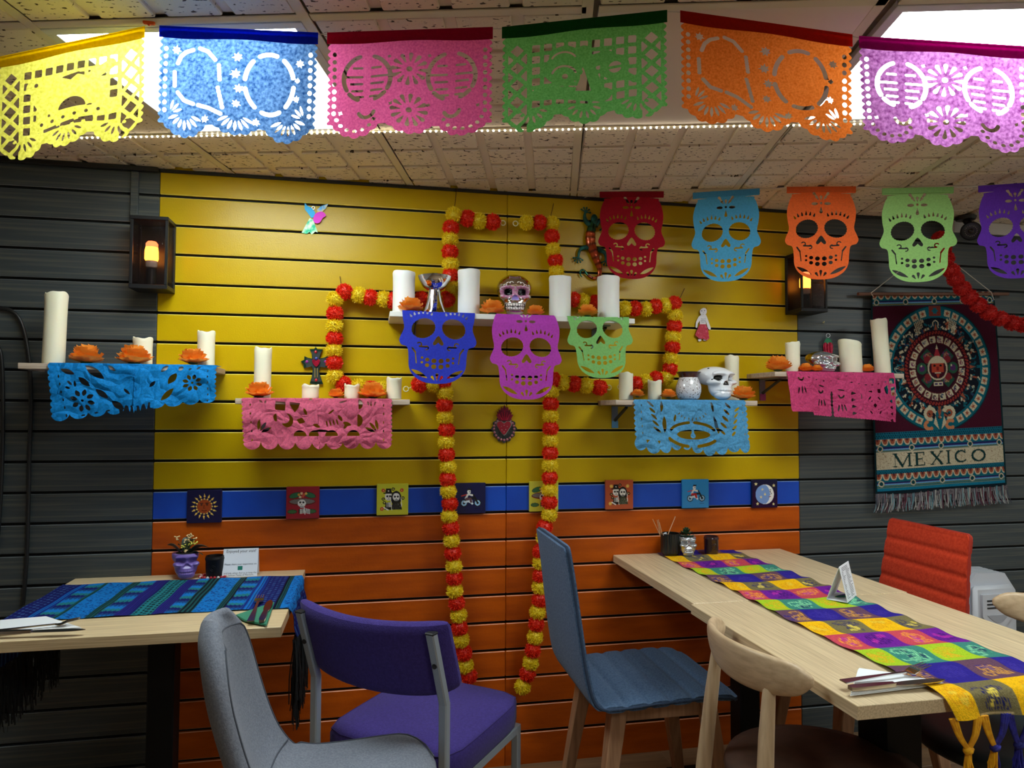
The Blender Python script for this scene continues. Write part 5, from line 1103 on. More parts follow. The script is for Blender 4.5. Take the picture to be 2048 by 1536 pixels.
for s in (-1, 1):
    cv.fill(s_arc(cv.X, cv.Y, cx+s*9, cy+36, 4.4, 4.2, -150 if s > 0 else -30, 100 if s > 0 else -280, 1.5), CREAM); cv.fill(s_arc(cv.X, cv.Y, cx+s*9, cy+36, 2.4, 2.2, -150 if s > 0 else -30, 100 if s > 0 else -280, .8), BROWN)
    cv.fill(s_arc(cv.X, cv.Y, cx+s*10, cy+45, 4, 3, 60, 300 if s > 0 else 240, 1.4), (190, 120, 80)); cv.poly([(cx+s*1, cy+32), (cx+s*4, cy+36), (cx+s*2, cy+48)], TEAL); cv.poly([(cx+s*4, cy+38), (cx+s*6, cy+44), (cx+s*1, cy+49)], CREAM)
    for q in range(5): cv.line([(cx+s*(14+q*1.4), cy-40+q), (cx+s*(12.4+q*1.2), cy-33+q)], .4, CREAM)
cv.poly([(cx-2, cy+33), (cx+2, cy+33), (cx, cy+40)], BROWN)
meander(110, 5.2); border(115.4); cv.rect(0, 118, 125.4, 138.6, CREAM)
for k in range(420): x, y = r.uniform(1, 117), r.uniform(126, 138); cv.rect(x, x+.7, y, y+.5, (150, 128, 104))
INK = (14, 50, 50); y0, y1 = 126.8, 137.3
def st_(x, a=y0, b=y1, w=.95): cv.rect(x-w, x+w, a, b, INK)
def sf(x, y, w=2.0): cv.rect(x-w, x+w, y-.42, y+.42, INK)
x = 17; [sf(x, y0+.4), sf(x, y1-.4, 1.6)]; cv.rect(x-.3, x+.5, y0, y1, INK); cv.line([(x+.2, y0+.7), (x+6.2, y1-.4)], 1.0, INK); cv.line([(x+6.2, y1-.4), (x+12.2, y0+.7)], .55, INK); st_(x+12.6); sf(x+12.8, y0+.4); sf(x+12.6, y1-.4)
x = 36; st_(x); sf(x-.3, y0+.4); sf(x-.3, y1-.4); cv.rect(x, x+7, y0, y0+.9, INK); cv.rect(x, x+7.4, y1-.9, y1, INK); cv.rect(x, x+5, 131.6, 132.5, INK); cv.rect(x+6.3, x+7.2, y0, y0+2.4, INK); cv.rect(x+6.6, x+7.5, y1-2.6, y1, INK); cv.rect(x+4.6, x+5.3, 130.6, 133.6, INK)
x = 50; cv.line([(x, y0+.5), (x+9, y1-.5)], 1.0, INK); cv.line([(x+9, y0+.5), (x, y1-.5)], .55, INK); [sf(x+dx, yy, 1.8) for dx in (0, 9) for yy in (y0+.4, y1-.4)]
x = 65.5; st_(x); sf(x, y0+.4); sf(x, y1-.4)
cv.fill(s_arc(cv.X, cv.Y, 77.5, 132.1, 5, 4.3, 45, 315, .62), INK); cv.fill(s_arc(cv.X, cv.Y, 77.1, 132.1, 4.9, 4.3, 110, 250, .95), INK); cv.rect(80.6, 81.5, y0, y0+2.8, INK)
cv.fill(s_arc(cv.X, cv.Y, 93, 132.1, 5.4, 4.4, 0, 360, .6), INK); [cv.fill(s_arc(cv.X, cv.Y, 93+s*.2, 132.1, 5.4, 4.2, (-60 if s > 0 else 120), (60 if s > 0 else 240), .98), INK) for s in (-1, 1)]
meander(138.8, 3.8); border(142.6); cv.rect(0, 118, 152.6, 154, (120, 126, 90)); cv.rect(0, 118, 153.2, 155.4, (18, 110, 140)); cv.rect(0, 118, 155.4, 158, (14, 30, 38)); cv.rect(0, 1.6, 0, 158, (12, 40, 44)); cv.rect(116.4, 118, 0, 158, (12, 40, 44))
c4 = [OY(1742, 587, -.026), OY(1988, 582, -.026), OY(1750, 990, -.03), OY(2014, 971, -.03)]
u = cv.X/118; v = cv.Y/158
G = (c4[0]*(1-u)[..., None]+c4[1]*u[..., None])*(1-v)[..., None]+(c4[2]*(1-u)[..., None]+c4[3]*u[..., None])*v[..., None]
G[..., 1] += -.006*np.sin(u*PI)*v+.004*np.sin(u*9+v*3)*v; G[..., 0] += .006*np.sin(v*5)*(u-.5)
t = thing('tapestry', 'dark woven tapestry with a round calendar pattern and the word MEXICO', 'tapestry', OY(1864, 491, 0))
put('cloth', gridq(G), mat('woven cloth', r=.9, vcol=True, vdet=.35, ns=260, lo=.25, hi=.6, bump=.5, bs=380, spec=.1), t, 0, col=cv.cols(), recalc=False)
put('rod', tube([OY(1716, 588, -.032), OY(2016, 588, -.032)], .007, 10), mat('rod wood', (112, 74, 56), .5), t, 60)
put('cord', tube([OY(1747, 594, -.04), OY(1742, 586, -.04), OY(1864, 491, -.004), OY(1982, 584, -.04), OY(1988, 600, -.04)], .0018, 6), m_str, t, 60)
V = []; F = []; C = []
for row in range(2):
    for k in range(120):
        q = (k+.5)/120; p = c4[2]*(1-q)+c4[3]*q+np.array([0, -.001-.002*row, .004]); L = .052+r.uniform(-.008, .008); dx = (q-.5)*.03+r.uniform(-.012, .012); cc = r.choice([(120, 110, 116), (150, 150, 154), (96, 30, 52), (110, 150, 160), (70, 70, 84), (170, 166, 160)])
        kk = len(V); w = .0016
        for i in range(4):
            f = i/3; V += [p+[dx*f*f-w, -.004*sin(f*3+k), -.02*(f > 0)-L*f], p+[dx*f*f+w, -.004*sin(f*3+k), -.02*(f > 0)-L*f]]; C += [cc, cc]
        F += [(kk+2*i, kk+2*i+1, kk+2*i+3, kk+2*i+2) for i in range(3)]
put('fringe', (np.array(V), F), mat('fringe yarn', r=.9, vcol=True, trl=.15), t, 0, col=np.array(C, float), recalc=False)['kind'] = 'stuff'
G = np.zeros((2, 30, 3)); q = np.linspace(0, 1, 30)[:, None]
for i in (0, 1): G[i] = c4[2]*(1-q)+c4[3]*q+np.array([0, -.002, .004-.022*i])
put('hem_band', slab(G, .0015), mat('grey weave', (104, 96, 100), .9, c2=(70, 62, 68), ns=200), t)
# ================================================================== TABLES
m_oakx = mat('oak laminate along the wall', (230, 206, 164), .38, c2=(188, 160, 120), ns=6, st=(1.0, 46, 46), lo=.34, hi=.72, det=6, bump=.04, bs=30, bst=(1, 30, 30))
m_oaky = mat('oak laminate across', (226, 202, 164), .36, c2=(186, 160, 122), ns=6, st=(46, 1.0, 46), lo=.34, hi=.72, det=6, bump=.04, bs=30, bst=(30, 1, 30))
m_iron = mat('black iron', (15, 16, 19), .5, spec=.2)
def table(lb, x0, x1, y0, y1, zt, m, cw=.036):
    cx, cy = (x0+x1)/2, (y0+y1)/2; t = thing('dining_table', lb, 'table', (cx, cy, FZ))
    put('tabletop', box(x0, x1, y0, y1, zt-.027, zt, .0012), m, t)
    put('mounting_plate', box(cx-.16, cx+.16, cy-.16, cy+.16, zt-.034, zt-.0275, .001), m_iron, t)
    put('column', box(cx-cw, cx+cw, cy-cw, cy+cw, FZ+.013, zt-.0345, .004), m_iron, t)
    put('base_plate', box(cx-.2, cx+.2, cy-.2, cy+.2, FZ+.0002, FZ+.0125, .003), m_iron, t)
TZL, TZR = .72, .73
table('oak topped table at the left with a blue woven runner across it', -1.432, -.709, -.655, -.004, TZL, m_oakx)
table('oak table against the wall under the far half of the coloured runner', .412, 1.107, -.6795, -.004, TZR, m_oaky)
table('oak table in the right foreground with the runner hanging off its end', .403, 1.104, -1.374, -.6805, TZR-.0015, m_oaky, .05)
# ---- blue runner (across the left table)
cv = Canvas(1500, 440, 330, 96, (14, 34, 96)); r = random.Random(4); X, Y = cv.X, cv.Y; NV, BR, GR, TQ, BK = (22, 26, 96), (20, 116, 196), (28, 84, 84), (34, 120, 130), (8, 14, 30)
def zig(a, b):
    w = b-a; ph = np.abs(((X-a)/w*4) % 1-.5)*30; q = ((Y+ph) % 110)/110
    for lo_, hi_, c in ((0, .3, BR), (.3, .55, TQ), (.55, .8, NV), (.8, 1.01, (24, 70, 130))): cv.fill(np.where((X > a) & (X < b) & (q >= lo_) & (q < hi_), 1, -1), c)
def solid(a, b, c): cv.rect(a, b, -1, 450, c)
def lines(a, b, n, c, w=.35):
    for k in range(n): p = a+(b-a)*(k+.5)/n; cv.rect(p-(b-a)/n*w/2-1, p+(b-a)/n*w/2+1, -1, 450, c)
def dots(a, b, n, c, per=26, fill=.5):
    for k in range(n):
        p = a+(b-a)*(k+.5)/n; cv.fill(np.where((np.abs(X-p) < (b-a)/n*.3) & (((Y+(k % 2)*per/2) % per) < per*fill), 1, -1), c)
O = 30
for a, b, k in ((0, 110, 'd'), (110, 160, 'l'), (160, 250, 'z'), (250, 275, 'g'), (275, 410, 'b'), (410, 455, 'g'), (455, 545, 'z'), (545, 630, 'n'), (630, 730, 't'), (730, 795, 'n'), (795, 860, 'z'), (860, 930, 'g'), (930, 1050, 'b'), (1050, 1090, 'g'), (1090, 1180, 'z'), (1180, 1240, 'l'), (1240, 1350, 'd'), (1350, 1390, 'g'), (1390, 1480, 'b')):
    a += O-30; b += O-30
    if k == 'd': solid(a, b, NV); dots(a, b, 4, (60, 96, 150), 24, .3)
    if k == 'l': solid(a, b, (16, 60, 150)); lines(a, b, 4, BR); lines(a, b, 3, NV)
    if k == 'z': zig(a, b)
    if k == 'g': solid(a, b, GR); lines(a, b, 3, BK)
    if k == 'n': solid(a, b, NV); lines(a, b, 6, (40, 36, 120))
    if k == 't': solid(a, b, TQ); dots(a, b, 4, BK, 22, .55)
    if k == 'b':
        solid(a, b, BR)
        for q in range(260): x, y = r.uniform(a, b), r.uniform(0, 440); cv.rect(x, x+9, y, y+5, (16, 54, 120))
z = TZL; prof = [(-1.438, z-.13), (-1.437, z-.06), (-1.4365, z-.006), (-1.430, z+.0022)]+[(x, z+.0022) for x in np.linspace(-1.40, -.74, 60)]+[(-.711, z+.0022), (-.7045, z-.006), (-.701, z-.03), (-.699, z-.06), (-.699, z-.10), (-.7, z-.13)]
def along(prof, n):
    P = np.array(prof); s = np.r_[0, np.cumsum(np.hypot(*np.diff(P, axis=0).T))]; q = np.linspace(0, s[-1], n); return np.stack([np.interp(q, s, P[:, 0]), np.interp(q, s, P[:, 1])], 1), q, s[-1]
S_, q, L = along(prof, 331)
for c_i in range(1): pass
tt = Y/440
Gx = np.tile(S_[:, 0], (97, 1)); Gz = np.tile(S_[:, 1], (97, 1)); yy = -.1-.392*tt-.004*np.sin(Gx*8); hangL = Gx < -1.434; hangR = Gx > -.7055
yy = yy+np.where(hangR, (-.30-yy)*np.clip((z-Gz)/.13, 0, 1)*.5, 0)
Gz = Gz+np.where(~(hangL | hangR), .0012*(1+np.sin(Gx*40+yy*30)), 0); Gx = Gx+np.where(hangR, .006*(1+np.sin(yy*60))*np.clip((z-Gz)/.05, 0, 1), 0)
# pattern only spans the table: overhang repeats the end bands
uu = np.clip((q-.13)/(L-.26), -.12, 1.09)*1440; ii = np.clip(np.round((uu % 1480)/1500*330).astype(int), 0, 330)
C = cv.C[:, ii]
m_wv = mat('hand woven cotton', r=.85, vcol=True, vdet=.3, ns=300, st=(1, 1, 1), lo=.3, hi=.6, bump=.4, bs=420, spec=.12)
t = thing('table_runner', 'blue and teal striped woven runner with black fringe across the left table', 'table runner', (-1.07, -.3, z))
put('cloth', gridq(np.stack([Gx, yy, Gz], -1)), m_wv, t, 180, col=C.reshape(-1, 3), recalc=False)
def fringe(name, starts, length, width, m, parent, seed, sway=.012):
    r = random.Random(seed); V = []; F = []
    for p in starts:
        L = length*r.uniform(.6, 1.08); dx, dy = r.uniform(-sway, sway), r.uniform(-sway, sway); k = len(V); ph = r.uniform(0, 6); an = r.uniform(0, 3.1); w = np.array([cos(an), sin(an), 0])*width
        for i in range(6):
            f = i/5; c = np.array(p)+[dx*f+.003*sin(5*f+ph), dy*f+.003*cos(4*f+ph), -L*f]; V += [c-w, c+w]
        F += [(k+2*i, k+2*i+1, k+2*i+3, k+2*i+2) for i in range(5)]
    o = put(name, (np.array(V), F), m, parent, 0, recalc=False); o['kind'] = 'stuff'
m_bfr = mat('black fringe yarn', (14, 15, 18), .8)
fringe('fringe', [(-.699+.01*r.random(), -.13-.33*r.random(), z-.10) for _ in range(420)], .24, .0018, m_bfr, t, 3)
fringe('fringe', [(-1.437-.006*r.random(), -.1-.39*r.random(), z-.125) for _ in range(300)], .17, .0018, m_bfr, t, 5)
# ---- coloured runner (along the two right tables)
XA, XB = .585, .903; YF = -1.3765; zt = TZR+.0022
YE, OL, CO, PU, LI, TE, BW, NB = (250, 190, 16), (124, 112, 74), (206, 74, 90), (116, 32, 150), (172, 204, 40), (62, 134, 120), (104, 70, 92), (46, 34, 140)
rows = [(BW, NB), (YE, OL), (CO, PU), (LI, TE)]; cols = [0, .065, .16, .255, .318]
prof = [(y, zt) for y in np.linspace(-.012, YF+.004, 120)]+[(YF-.001, zt-.002), (YF-.004, zt-.008), (YF-.006, zt-.02), (YF-.007, zt-.038)]
S_, q, L = along(prof, 421)
NXR = 120; cv = Canvas(XB-XA, L, NXR, 420, NB); r = random.Random(21); X, Y = cv.X, cv.Y
MOT = {0: ((210, 150, 60), (60, 44, 130)), 1: ((236, 196, 60), (34, 36, 96)), 2: ((240, 150, 60), (190, 40, 150)), 3: ((230, 170, 30), (230, 170, 30)), 'OL': ((34, 38, 98), (240, 214, 90)), 'PU': ((60, 20, 110), (190, 50, 170)), 'TE': ((150, 226, 170), (20, 50, 90)), 'NB': ((60, 46, 150), (60, 46, 150)), 'BW': ((222, 160, 60), (56, 44, 128)), 'YE': ((232, 160, 20), (240, 200, 60)), 'CO': ((244, 160, 50), (196, 50, 150)), 'LI': ((226, 176, 30), (216, 180, 40))}
names = {NB: 'NB', BW: 'BW', YE: 'YE', OL: 'OL', CO: 'CO', PU: 'PU', LI: 'LI', TE: 'TE'}
edges = [0, .072]+[.072+.1035*k for k in range(1, 14)]+[L+.01]
for k in range(len(edges)-1):
    y0, y1 = edges[k], min(edges[k+1], L+.001)
    if y0 > L: break
    for c in range(4):
        col_ = rows[k % 4][c % 2]; x0, x1 = cols[c], cols[c+1]+1e-6
        cv.rect(x0, x1, y0+.004*0, y1, col_)
        mot = MOT[names[col_]]; hatch = np.sin(X*2*PI/.0045+np.sin(Y*160)) > -.2
        blob = np.full(X.shape, -1.0); cxm, cym = (x0+x1)/2, (y0+.1035/2)
        for _ in range(6): blob = np.maximum(blob, s_arc(X, Y, cxm+r.uniform(-.022, .022), cym+r.uniform(-.022, .022), r.uniform(.008, .02), r.uniform(.006, .016), r.uniform(0, 360), r.uniform(160, 480)+200, .0035))
        inside = (X > x0+.006) & (X < x1-.006) & (Y > y0+.008) & (Y < y1-.008)
        cv.C[(blob > 0) & hatch & inside] = mot[0]
        b2 = np.full(X.shape, -1.0)
        for _ in range(3): b2 = np.maximum(b2, s_ell(X, Y, cxm+r.uniform(-.02, .02), cym+r.uniform(-.02, .02), r.uniform(.006, .014), r.uniform(.004, .009), r.uniform(0, 3)))
        cv.C[(b2 > 0) & (~hatch | (np.sin(Y*2*PI/.006) > 0)) & inside] = mot[1]
cv.rect(0, .0022, 0, L+1, (60, 30, 50)); cv.rect(XB-XA-.0022, 1, 0, L+1, (50, 34, 80))
for k in range(120): cv.rect(.0+.0027*k, .0014+.0027*k, L-.004, L-.001, (214, 190, 140))
Gy = np.tile(S_[:, 0][:, None], (1, NXR+1)); Gz = np.tile(S_[:, 1][:, None], (1, NXR+1)); Gx = XA+X
flatp = Gz > zt-.001
rip = .0036*(1+np.sin(Gy*2*PI/.1035+1.0+np.sin(X*12)))*(.4+.6*np.abs(np.sin(X*11+Gy*3)))
Gz = Gz+np.where(flatp, rip, 0); Gx = Gx+.003*np.sin(Gy*9)+.002*np.sin(Gy*31)*(X < .01)
hg = np.clip((zt-Gz)/.038, 0, 1)*(~flatp); Gy = Gy-hg*.007*(1+np.sin(X*42+.6)); Gx = Gx+hg*.012*(.15-X)/.15
t = thing('table_runner', 'bright checked woven runner in yellow, purple, lime and navy along the right-hand tables', 'table runner', (.744, -.7, TZR))
put('cloth', gridq(np.stack([Gx, Gy, Gz], -1)), m_wv, t, 180, col=cv.cols(), recalc=False)
m_ty, m_tb = mat('yellow tassel yarn', (244, 178, 14), .8, c2=(222, 150, 10), ns=90), mat('navy tassel yarn', (40, 40, 150), .8, c2=(28, 28, 110), ns=90)
zb_ = zt-.038
def tassel(x, m1, m2, xl, xr, drop=.06, tail=.055):
    y = YF-.012; kz = zb_-drop; k = None
    st = []
    for xs, mm_ in ((xl, m1), (xr, m2)):
        for q in range(3):
            a = xs+(q-1)*.006; P, R = dens([(a, y, zb_+.002), (a+(x-a)*.35, y-.002, zb_-drop*.5), (x+(q-1)*.0025+(.003 if xs > x else -.003), y-.001, kz+.006)], [.0036, .0034, .003]); st.append((tube(P, R, 6), mm_))
    return st, kz, y
for x, m1, m2, xl, xr in ((.628, m_ty, m_ty, .597, .652), (.688, m_ty, m_tb, .665, .714), (.742, m_tb, m_tb, .722, .770), (.796, m_tb, m_ty, .778, .822), (.852, m_ty, m_ty, .836, .876)):
    st, kz, y = tassel(x, m1, m2, xl, xr)
    tg = put('tassel', cat_(*[s for s, mm_ in st if mm_ is m1]), m1, t, 60)
    if m1 is not m2: put('strand', cat_(*[s for s, mm_ in st if mm_ is m2]), m2, tg, 60)
    put('knot', cat_(ell((x, y, kz), .0095, .008, .0085, 12, 8), tube([(x-.008, y-.003, kz-.004), (x, y-.009, kz+.001), (x+.008, y-.003, kz+.004)], .003, 6)), m2 if m1 is m_ty and m2 is m_tb else m1, tg, 180)
    rr = random.Random(int(x*1000)); SL = []
    for mm_, s in ((m1, -1), (m2, 1)):
        B_ = []
        for q in range(11):
            a = x+s*rr.uniform(0, .006); e = x+s*rr.uniform(.0, .014); B_.append(tube([(a*.5+x*.5, y+rr.uniform(-.004, .004), kz-.004), ((a+e)/2, y+rr.uniform(-.007, .007), kz-.03), (e, y+rr.uniform(-.009, .009), kz-.06-rr.uniform(0, .008))], [.0022, .002, .0012], 5))
        put('tail', cat_(*B_), mm_, tg, 60)
# ================================================================== CHAIRS
def resample(P, n):
    P = np.array(P, float); d = np.r_[0, np.cumsum(np.hypot(np.diff(P[:, 0]), np.diff(P[:, 1])))]
    s = np.linspace(0, d[-1], n); Q, R = dens([p[:3] if False else np.array([p[0], p[1], p[2]]) for p in P], [0]*len(P)); Q = np.array(Q)
    d = np.r_[0, np.cumsum(np.hypot(np.diff(Q[:, 0]), np.diff(Q[:, 1])))]; s = np.linspace(0, d[-1], n)
    return np.stack([np.interp(s, d, Q[:, k]) for k in range(3)], 1), s
m_leg = mat('walnut toned leg', (182, 138, 104), .45, c2=(152, 110, 80), ns=6, st=(14, 14, .9), lo=.35, hi=.7)
def felt_chair(lb, loc, rz, m, pip, ribs_back):
    t = thing('dining_chair', lb, 'chair', loc, rz)
    P, s = resample([(-.292, .905, .172), (-.278, .82, .176), (-.262, .70, .184), (-.245, .58, .193), (-.228, .50, .2), (-.205, .468, .204), (-.16, .462, .206), (-.06, .467, .207), (.08, .472, .206), (.17, .47, .203), (.212, .458, .196)], 280); NR = 280
    n = 11; G = np.zeros((NR, n, 3)); T = np.full((NR, n), .024)
    for i in range(NR):
        e = min(1, (i+.6)/6.4, (NR-i-.4)/6.4); w = P[i, 2]*(.93+.07*math.sqrt(max(0, 1-(1-e)**2)))
        for j in range(n):
            q = j/(n-1)*2-1; G[i, j] = (P[i, 0], q*w, P[i, 1])
            back = s[i] < .45; per = .066 if ribs_back else .066; sp = (s[i]/per) % 1
            g = math.exp(-((min(sp, 1-sp))/.15)**2)*1.4 if (not back or ribs_back) and i > 3 else 0
            T[i, j] = .024-.007*g-.006*(abs(q) > .95)
    put('seat_shell', slab(G, T), m, t, 70, local=True)
    bd = [G[0, j] for j in range(n)]+[G[i, n-1] for i in range(1, NR)]+[G[NR-1, j] for j in range(n-2, -1, -1)]+[G[i, 0] for i in range(NR-2, -1, -1)]
    put('piping', tube(bd, .0046, 6), pip, t, 60, local=True)
    for sx, sy in ((-1, -1), (-1, 1), (1, -1), (1, 1)):
        put('leg', taper((sx*.21-.0, sy*.185, .0005), (sx*.135, sy*.145, .448), .015, .024), m_leg, t, local=True)
    put('seat_frame', cat_(box(-.13, .13, -.155, -.125, .405, .452, .002), box(-.13, .13, .125, .155, .405, .452, .002), box(-.14, -.11, -.125, .125, .405, .452), box(.11, .14, -.125, .125, .405, .452)), m_leg, t, local=True)
m_felt = mat('blue felt', (66, 90, 122), .95, c2=(92, 116, 146), ns=190, lo=.35, hi=.66, bump=.35, bs=300, sheen=.1, spec=.1)
felt_chair('blue felt covered chair with wooden legs in front of the orange boards', (.345, -.465, FZ), .0, m_felt, mat('navy piping', (44, 60, 84), .9), False)
m_redf = mat('brick red felt', (186, 52, 26), .9, c2=(204, 66, 36), ns=120, lo=.35, hi=.66, bump=.2, bs=260, sheen=.06, spec=.12)
felt_chair('brick red quilted chair on the far side of the right-hand table', (1.058, -.495, FZ), PI, m_redf, mat('red piping', (160, 40, 20), .85), True)
# purple conference chair
m_pur = mat('purple weave', (60, 48, 112), .95, c2=(70, 56, 130), ns=150, lo=.3, hi=.7, bump=.4, bs=330, sheen=.08, spec=.1)
m_gm = mat('grey lacquered steel', (156, 164, 172), .4, m=.25); m_cp = mat('black end cap', (22, 22, 24), .5)
t = thing('conference_chair', 'purple upholstered conference chair with grey steel frame', 'chair', (-.3286, -.6013, FZ), .9217)
def cush(w, d, h, z, n=9):
    V = []; F = []
    rings = [(.95, 0), (1, .012), (1, h-.016), (.985, h-.006), (.94, h), (.5, h+.008)]
    for sc, zz_ in rings:
        for k in range(32):
            a = 2*PI*k/32; e = .16; c, s = cos(a), sin(a); q = (abs(c)**(1/e)+abs(s)**(1/e))**(-e); V.append((c*q*d*sc, s*q*w*sc, z+zz_))
    for i in range(len(rings)-1):
        for k in range(32): F.append((i*32+k, i*32+(k+1) % 32, (i+1)*32+(k+1) % 32, (i+1)*32+k))
    F.append(tuple(range(32))[::-1]); F.append(tuple((len(rings)-1)*32+k for k in range(32))); return (np.array(V), F)
SW = .1935; PW = .1912
c = put('seat', cush(SW, .218, .078, .396), m_pur, t, 60, local=True)
V, F = cush(SW+.0005, .2185, .078, .396); put('seam', tube([V[3*32+k]+[0, 0, .0005] for k in range(32)]+[V[3*32]+[0, 0, .0005]], .0016, 5), mat('purple seam', (50, 36, 100), .9), c, 60, local=True)
for s in (-1, 1):
    p = put('rear_post', cat_(taper((-.2305, s*PW, .0005), (-.2305, s*PW, .613), .0108, .0108, .0108, .0108), taper((-.2305, s*PW, .611), (-.289, s*PW, .786), .0108, .0108, .0108, .0108)), m_gm, t, local=True)
    put('end_cap', box(-.3005, -.2775, s*PW-.0118, s*PW+.0118, .785, .791, .002), m_cp, p, local=True)
    put('bolt', lathe([(.006, -.0005), (.006, .003), (.003, .004)], 10, (0, 0, 0)), m_cp, p, local=True).matrix_local = Matrix.Translation((-.274, s*PW, .71)) @ Matrix.Rotation(-PI/2, 4, 'Y')
    put('front_leg', taper((.192, s*(SW-.02), .0005), (.192, s*(SW-.02), .393), .011, .011), m_gm, t, local=True)
    put('side_rail', box(-.218, .18, s*(SW-.02)-.011, s*(SW-.02)+.011, .372, .3945, .002), m_gm, t, local=True)
put('cross_rail', cat_(box(-.21, -.188, -SW+.033, SW-.033, .372, .3945, .002), box(.17, .19, -SW+.033, SW-.033, .372, .3945, .002)), m_gm, t, local=True)
G = np.zeros((9, 15, 3)); T = np.full((9, 15), .04)
for i in range(9):
    for j in range(15):
        q = j/14*2-1; v = i/8; z = .812-.185*v; lean = (z-.612)*-.333
        G[i, j] = (-.234+lean+.046*q*q-.004, q*.222, z-.012*(1-q*q)+(.02*v*(abs(q)**6))); e = min(1, (1-abs(q))*7+.35, (v+.05)*5+.4, (1.05-v)*5+.4); T[i, j] = .042*e
put('backrest', slab(G, T), m_pur, t, 60, local=True, sub=1)
# grey shell chair
m_gry = mat('grey fabric', (116, 120, 132), .95, c2=(134, 138, 150), ns=220, lo=.35, hi=.65, bump=.3, bs=420, sheen=.08, spec=.1)
t = thing('dining_chair', 'grey upholstered shell chair in the left foreground', 'chair', (-.55, -1.0, FZ), .03)
P, s = resample([(-.262, .868, .08), (-.252, .82, .14), (-.23, .72, .168), (-.2, .62, .172), (-.172, .555, .175), (-.135, .512, .178), (-.08, .492, .18), (.0, .488, .184), (.1, .492, .184), (.17, .496, .172), (.215, .486, .14)], 40)
n = 15; G = np.zeros((40, n, 3)); T = np.zeros((40, n))
for i in range(40):
    a, zc, w = P[i]; st_b = np.clip(1-s[i]/.5, 0, 1); top = np.clip(1-s[i]/.13, 0, 1)
    w = .17*math.sqrt(max(.05, 1-(1-min(1, (s[i]+.006)/.17))**2)) if s[i] < .165 else w
    if s[i] > s[-1]-.09: w *= math.sqrt(max(.1, 1-(1-(s[-1]-s[i]+.012)/.1)**2)) if s[-1]-s[i] < .088 else 1
    for j in range(n):
        q = j/(n-1)*2-1; G[i, j] = (a+.034*q*q*(s[i] < .55)*min(1, max(0, (.55-s[i])/.2)), q*w, zc+.012*q*q*(s[i] > .4))
        T[i, j] = .046*min(1, .45+(1-abs(q))*3.2, .45+i*.3, .45+(39-i)*.3)
put('seat_shell', slab(G, T), m_gry, t, 70, local=True, sub=1)
du = np.gradient(G, axis=0); dv_ = np.gradient(G, axis=1); Nn = np.cross(du, dv_); Nn /= np.linalg.norm(Nn, axis=2, keepdims=True)
sd = 1 if (Nn[10, 7, 0] > 0) else -1
E_ = [G[i, n-2]*.6+G[i, n-1]*.4+sd*Nn[i, n-2]*.0165 for i in range(39, 2, -1)]+[G[2, j]+sd*Nn[2, j]*.021 for j in range(n-2, 0, -1)]+[G[i, 1]*.6+G[i, 0]*.4+sd*Nn[i, 1]*.0165 for i in range(2, 40)]
E_ = [p for k, p in enumerate(E_)]; put('seam', tube(E_, .0022, 5), mat('grey seam', (78, 82, 92), .9), t, 60, local=True)
ja = 19; put('seat_seam', tube([G[ja, j]+sd*Nn[ja, j]*(T[ja, j]/2+.0006) for j in range(1, n-1)], .0018, 5), mat('grey seam', (78, 82, 92), .9), t, 60, local=True)
for sx, sy in ((-1, -1), (-1, 1), (1, -1), (1, 1)): put('leg', tube([(sx*.1, sy*.1, .464), (sx*.2, sy*.19, .0005)], [.014, .009], 10), m_leg, t, 60, local=True)
# curved-back wooden chairs
m_ash = mat('pale ash wood', (212, 184, 148), .42, c2=(188, 158, 124), ns=6, st=(12, 1.4, 16), lo=.36, hi=.68, bump=.04, bs=60); m_ashl = mat('pale ash leg', (212, 184, 148), .42, c2=(188, 158, 124), ns=6, st=(14, 14, 1), lo=.36, hi=.68)
def horn_chair(lb, loc, rz, seat_m):
    t = thing('curved_back_chair', lb, 'chair', loc, rz); n = 17; m = 7; G = np.zeros((n, m, 3)); T = np.zeros((n, m))
    for i in range(n):
        q = i/(n-1)*2-1; a = q*1.12; y = .2*sin(a)/sin(1.12)*.93; x = -.212+.155*(1-cos(a)); hh = .047*(1-.5*abs(q)**2.6)*(math.sqrt(max(.06, 1-max(0, (abs(q)-.86)/.14)**2)))
        for j in range(m):
            v = j/(m-1)*2-1; G[i, j] = (x-.014*v*(1-q*q)*.8+.0, y, .748+.008*(q*q)+v*hh); T[i, j] = (.024+.006*abs(q))*math.sqrt(max(.12, 1-.75*v*v))*(1 if abs(q) < .9 else .8)
    put('backrest', slab(G, T), m_ash, t, 180, local=True, sub=2)
    for s in (-1, 1):
        put('rear_leg', tube([(-.178, s*.112, .728), (-.19, s*.118, .62), (-.205, s*.13, .45), (-.235, s*.165, .0005)], [.013, .0165, .0185, .0125], 12), m_ashl, t, 60, local=True)
        put('front_leg', tube([(.17, s*.15, .447), (.19, s*.175, .0005)], [.0185, .0125], 12), m_ashl, t, 60, local=True)
        put('stretcher', tube([(-.206, s*.135, .40), (.172, s*.152, .40)], .011, 10), m_ashl, t, 60, local=True)
    put('seat', lathe([(.17, .452), (.212, .456), (.22, .47), (.214, .486), (.17, .496), (.05, .49)], 40, (.025, 0, 0)), seat_m, t, 60, local=True)
horn_chair('curved-back pale wood chair with a brown seat, in front of the right-hand table', (.502, -1.098, FZ), .0, mat('brown leather', (74, 48, 36), .55, c2=(62, 40, 30), ns=30))
horn_chair('curved-back wooden chair with a dark seat, cut off at the right edge of the photo', (1.112, -1.035, FZ), PI, mat('black green leather', (26, 36, 40), .5))
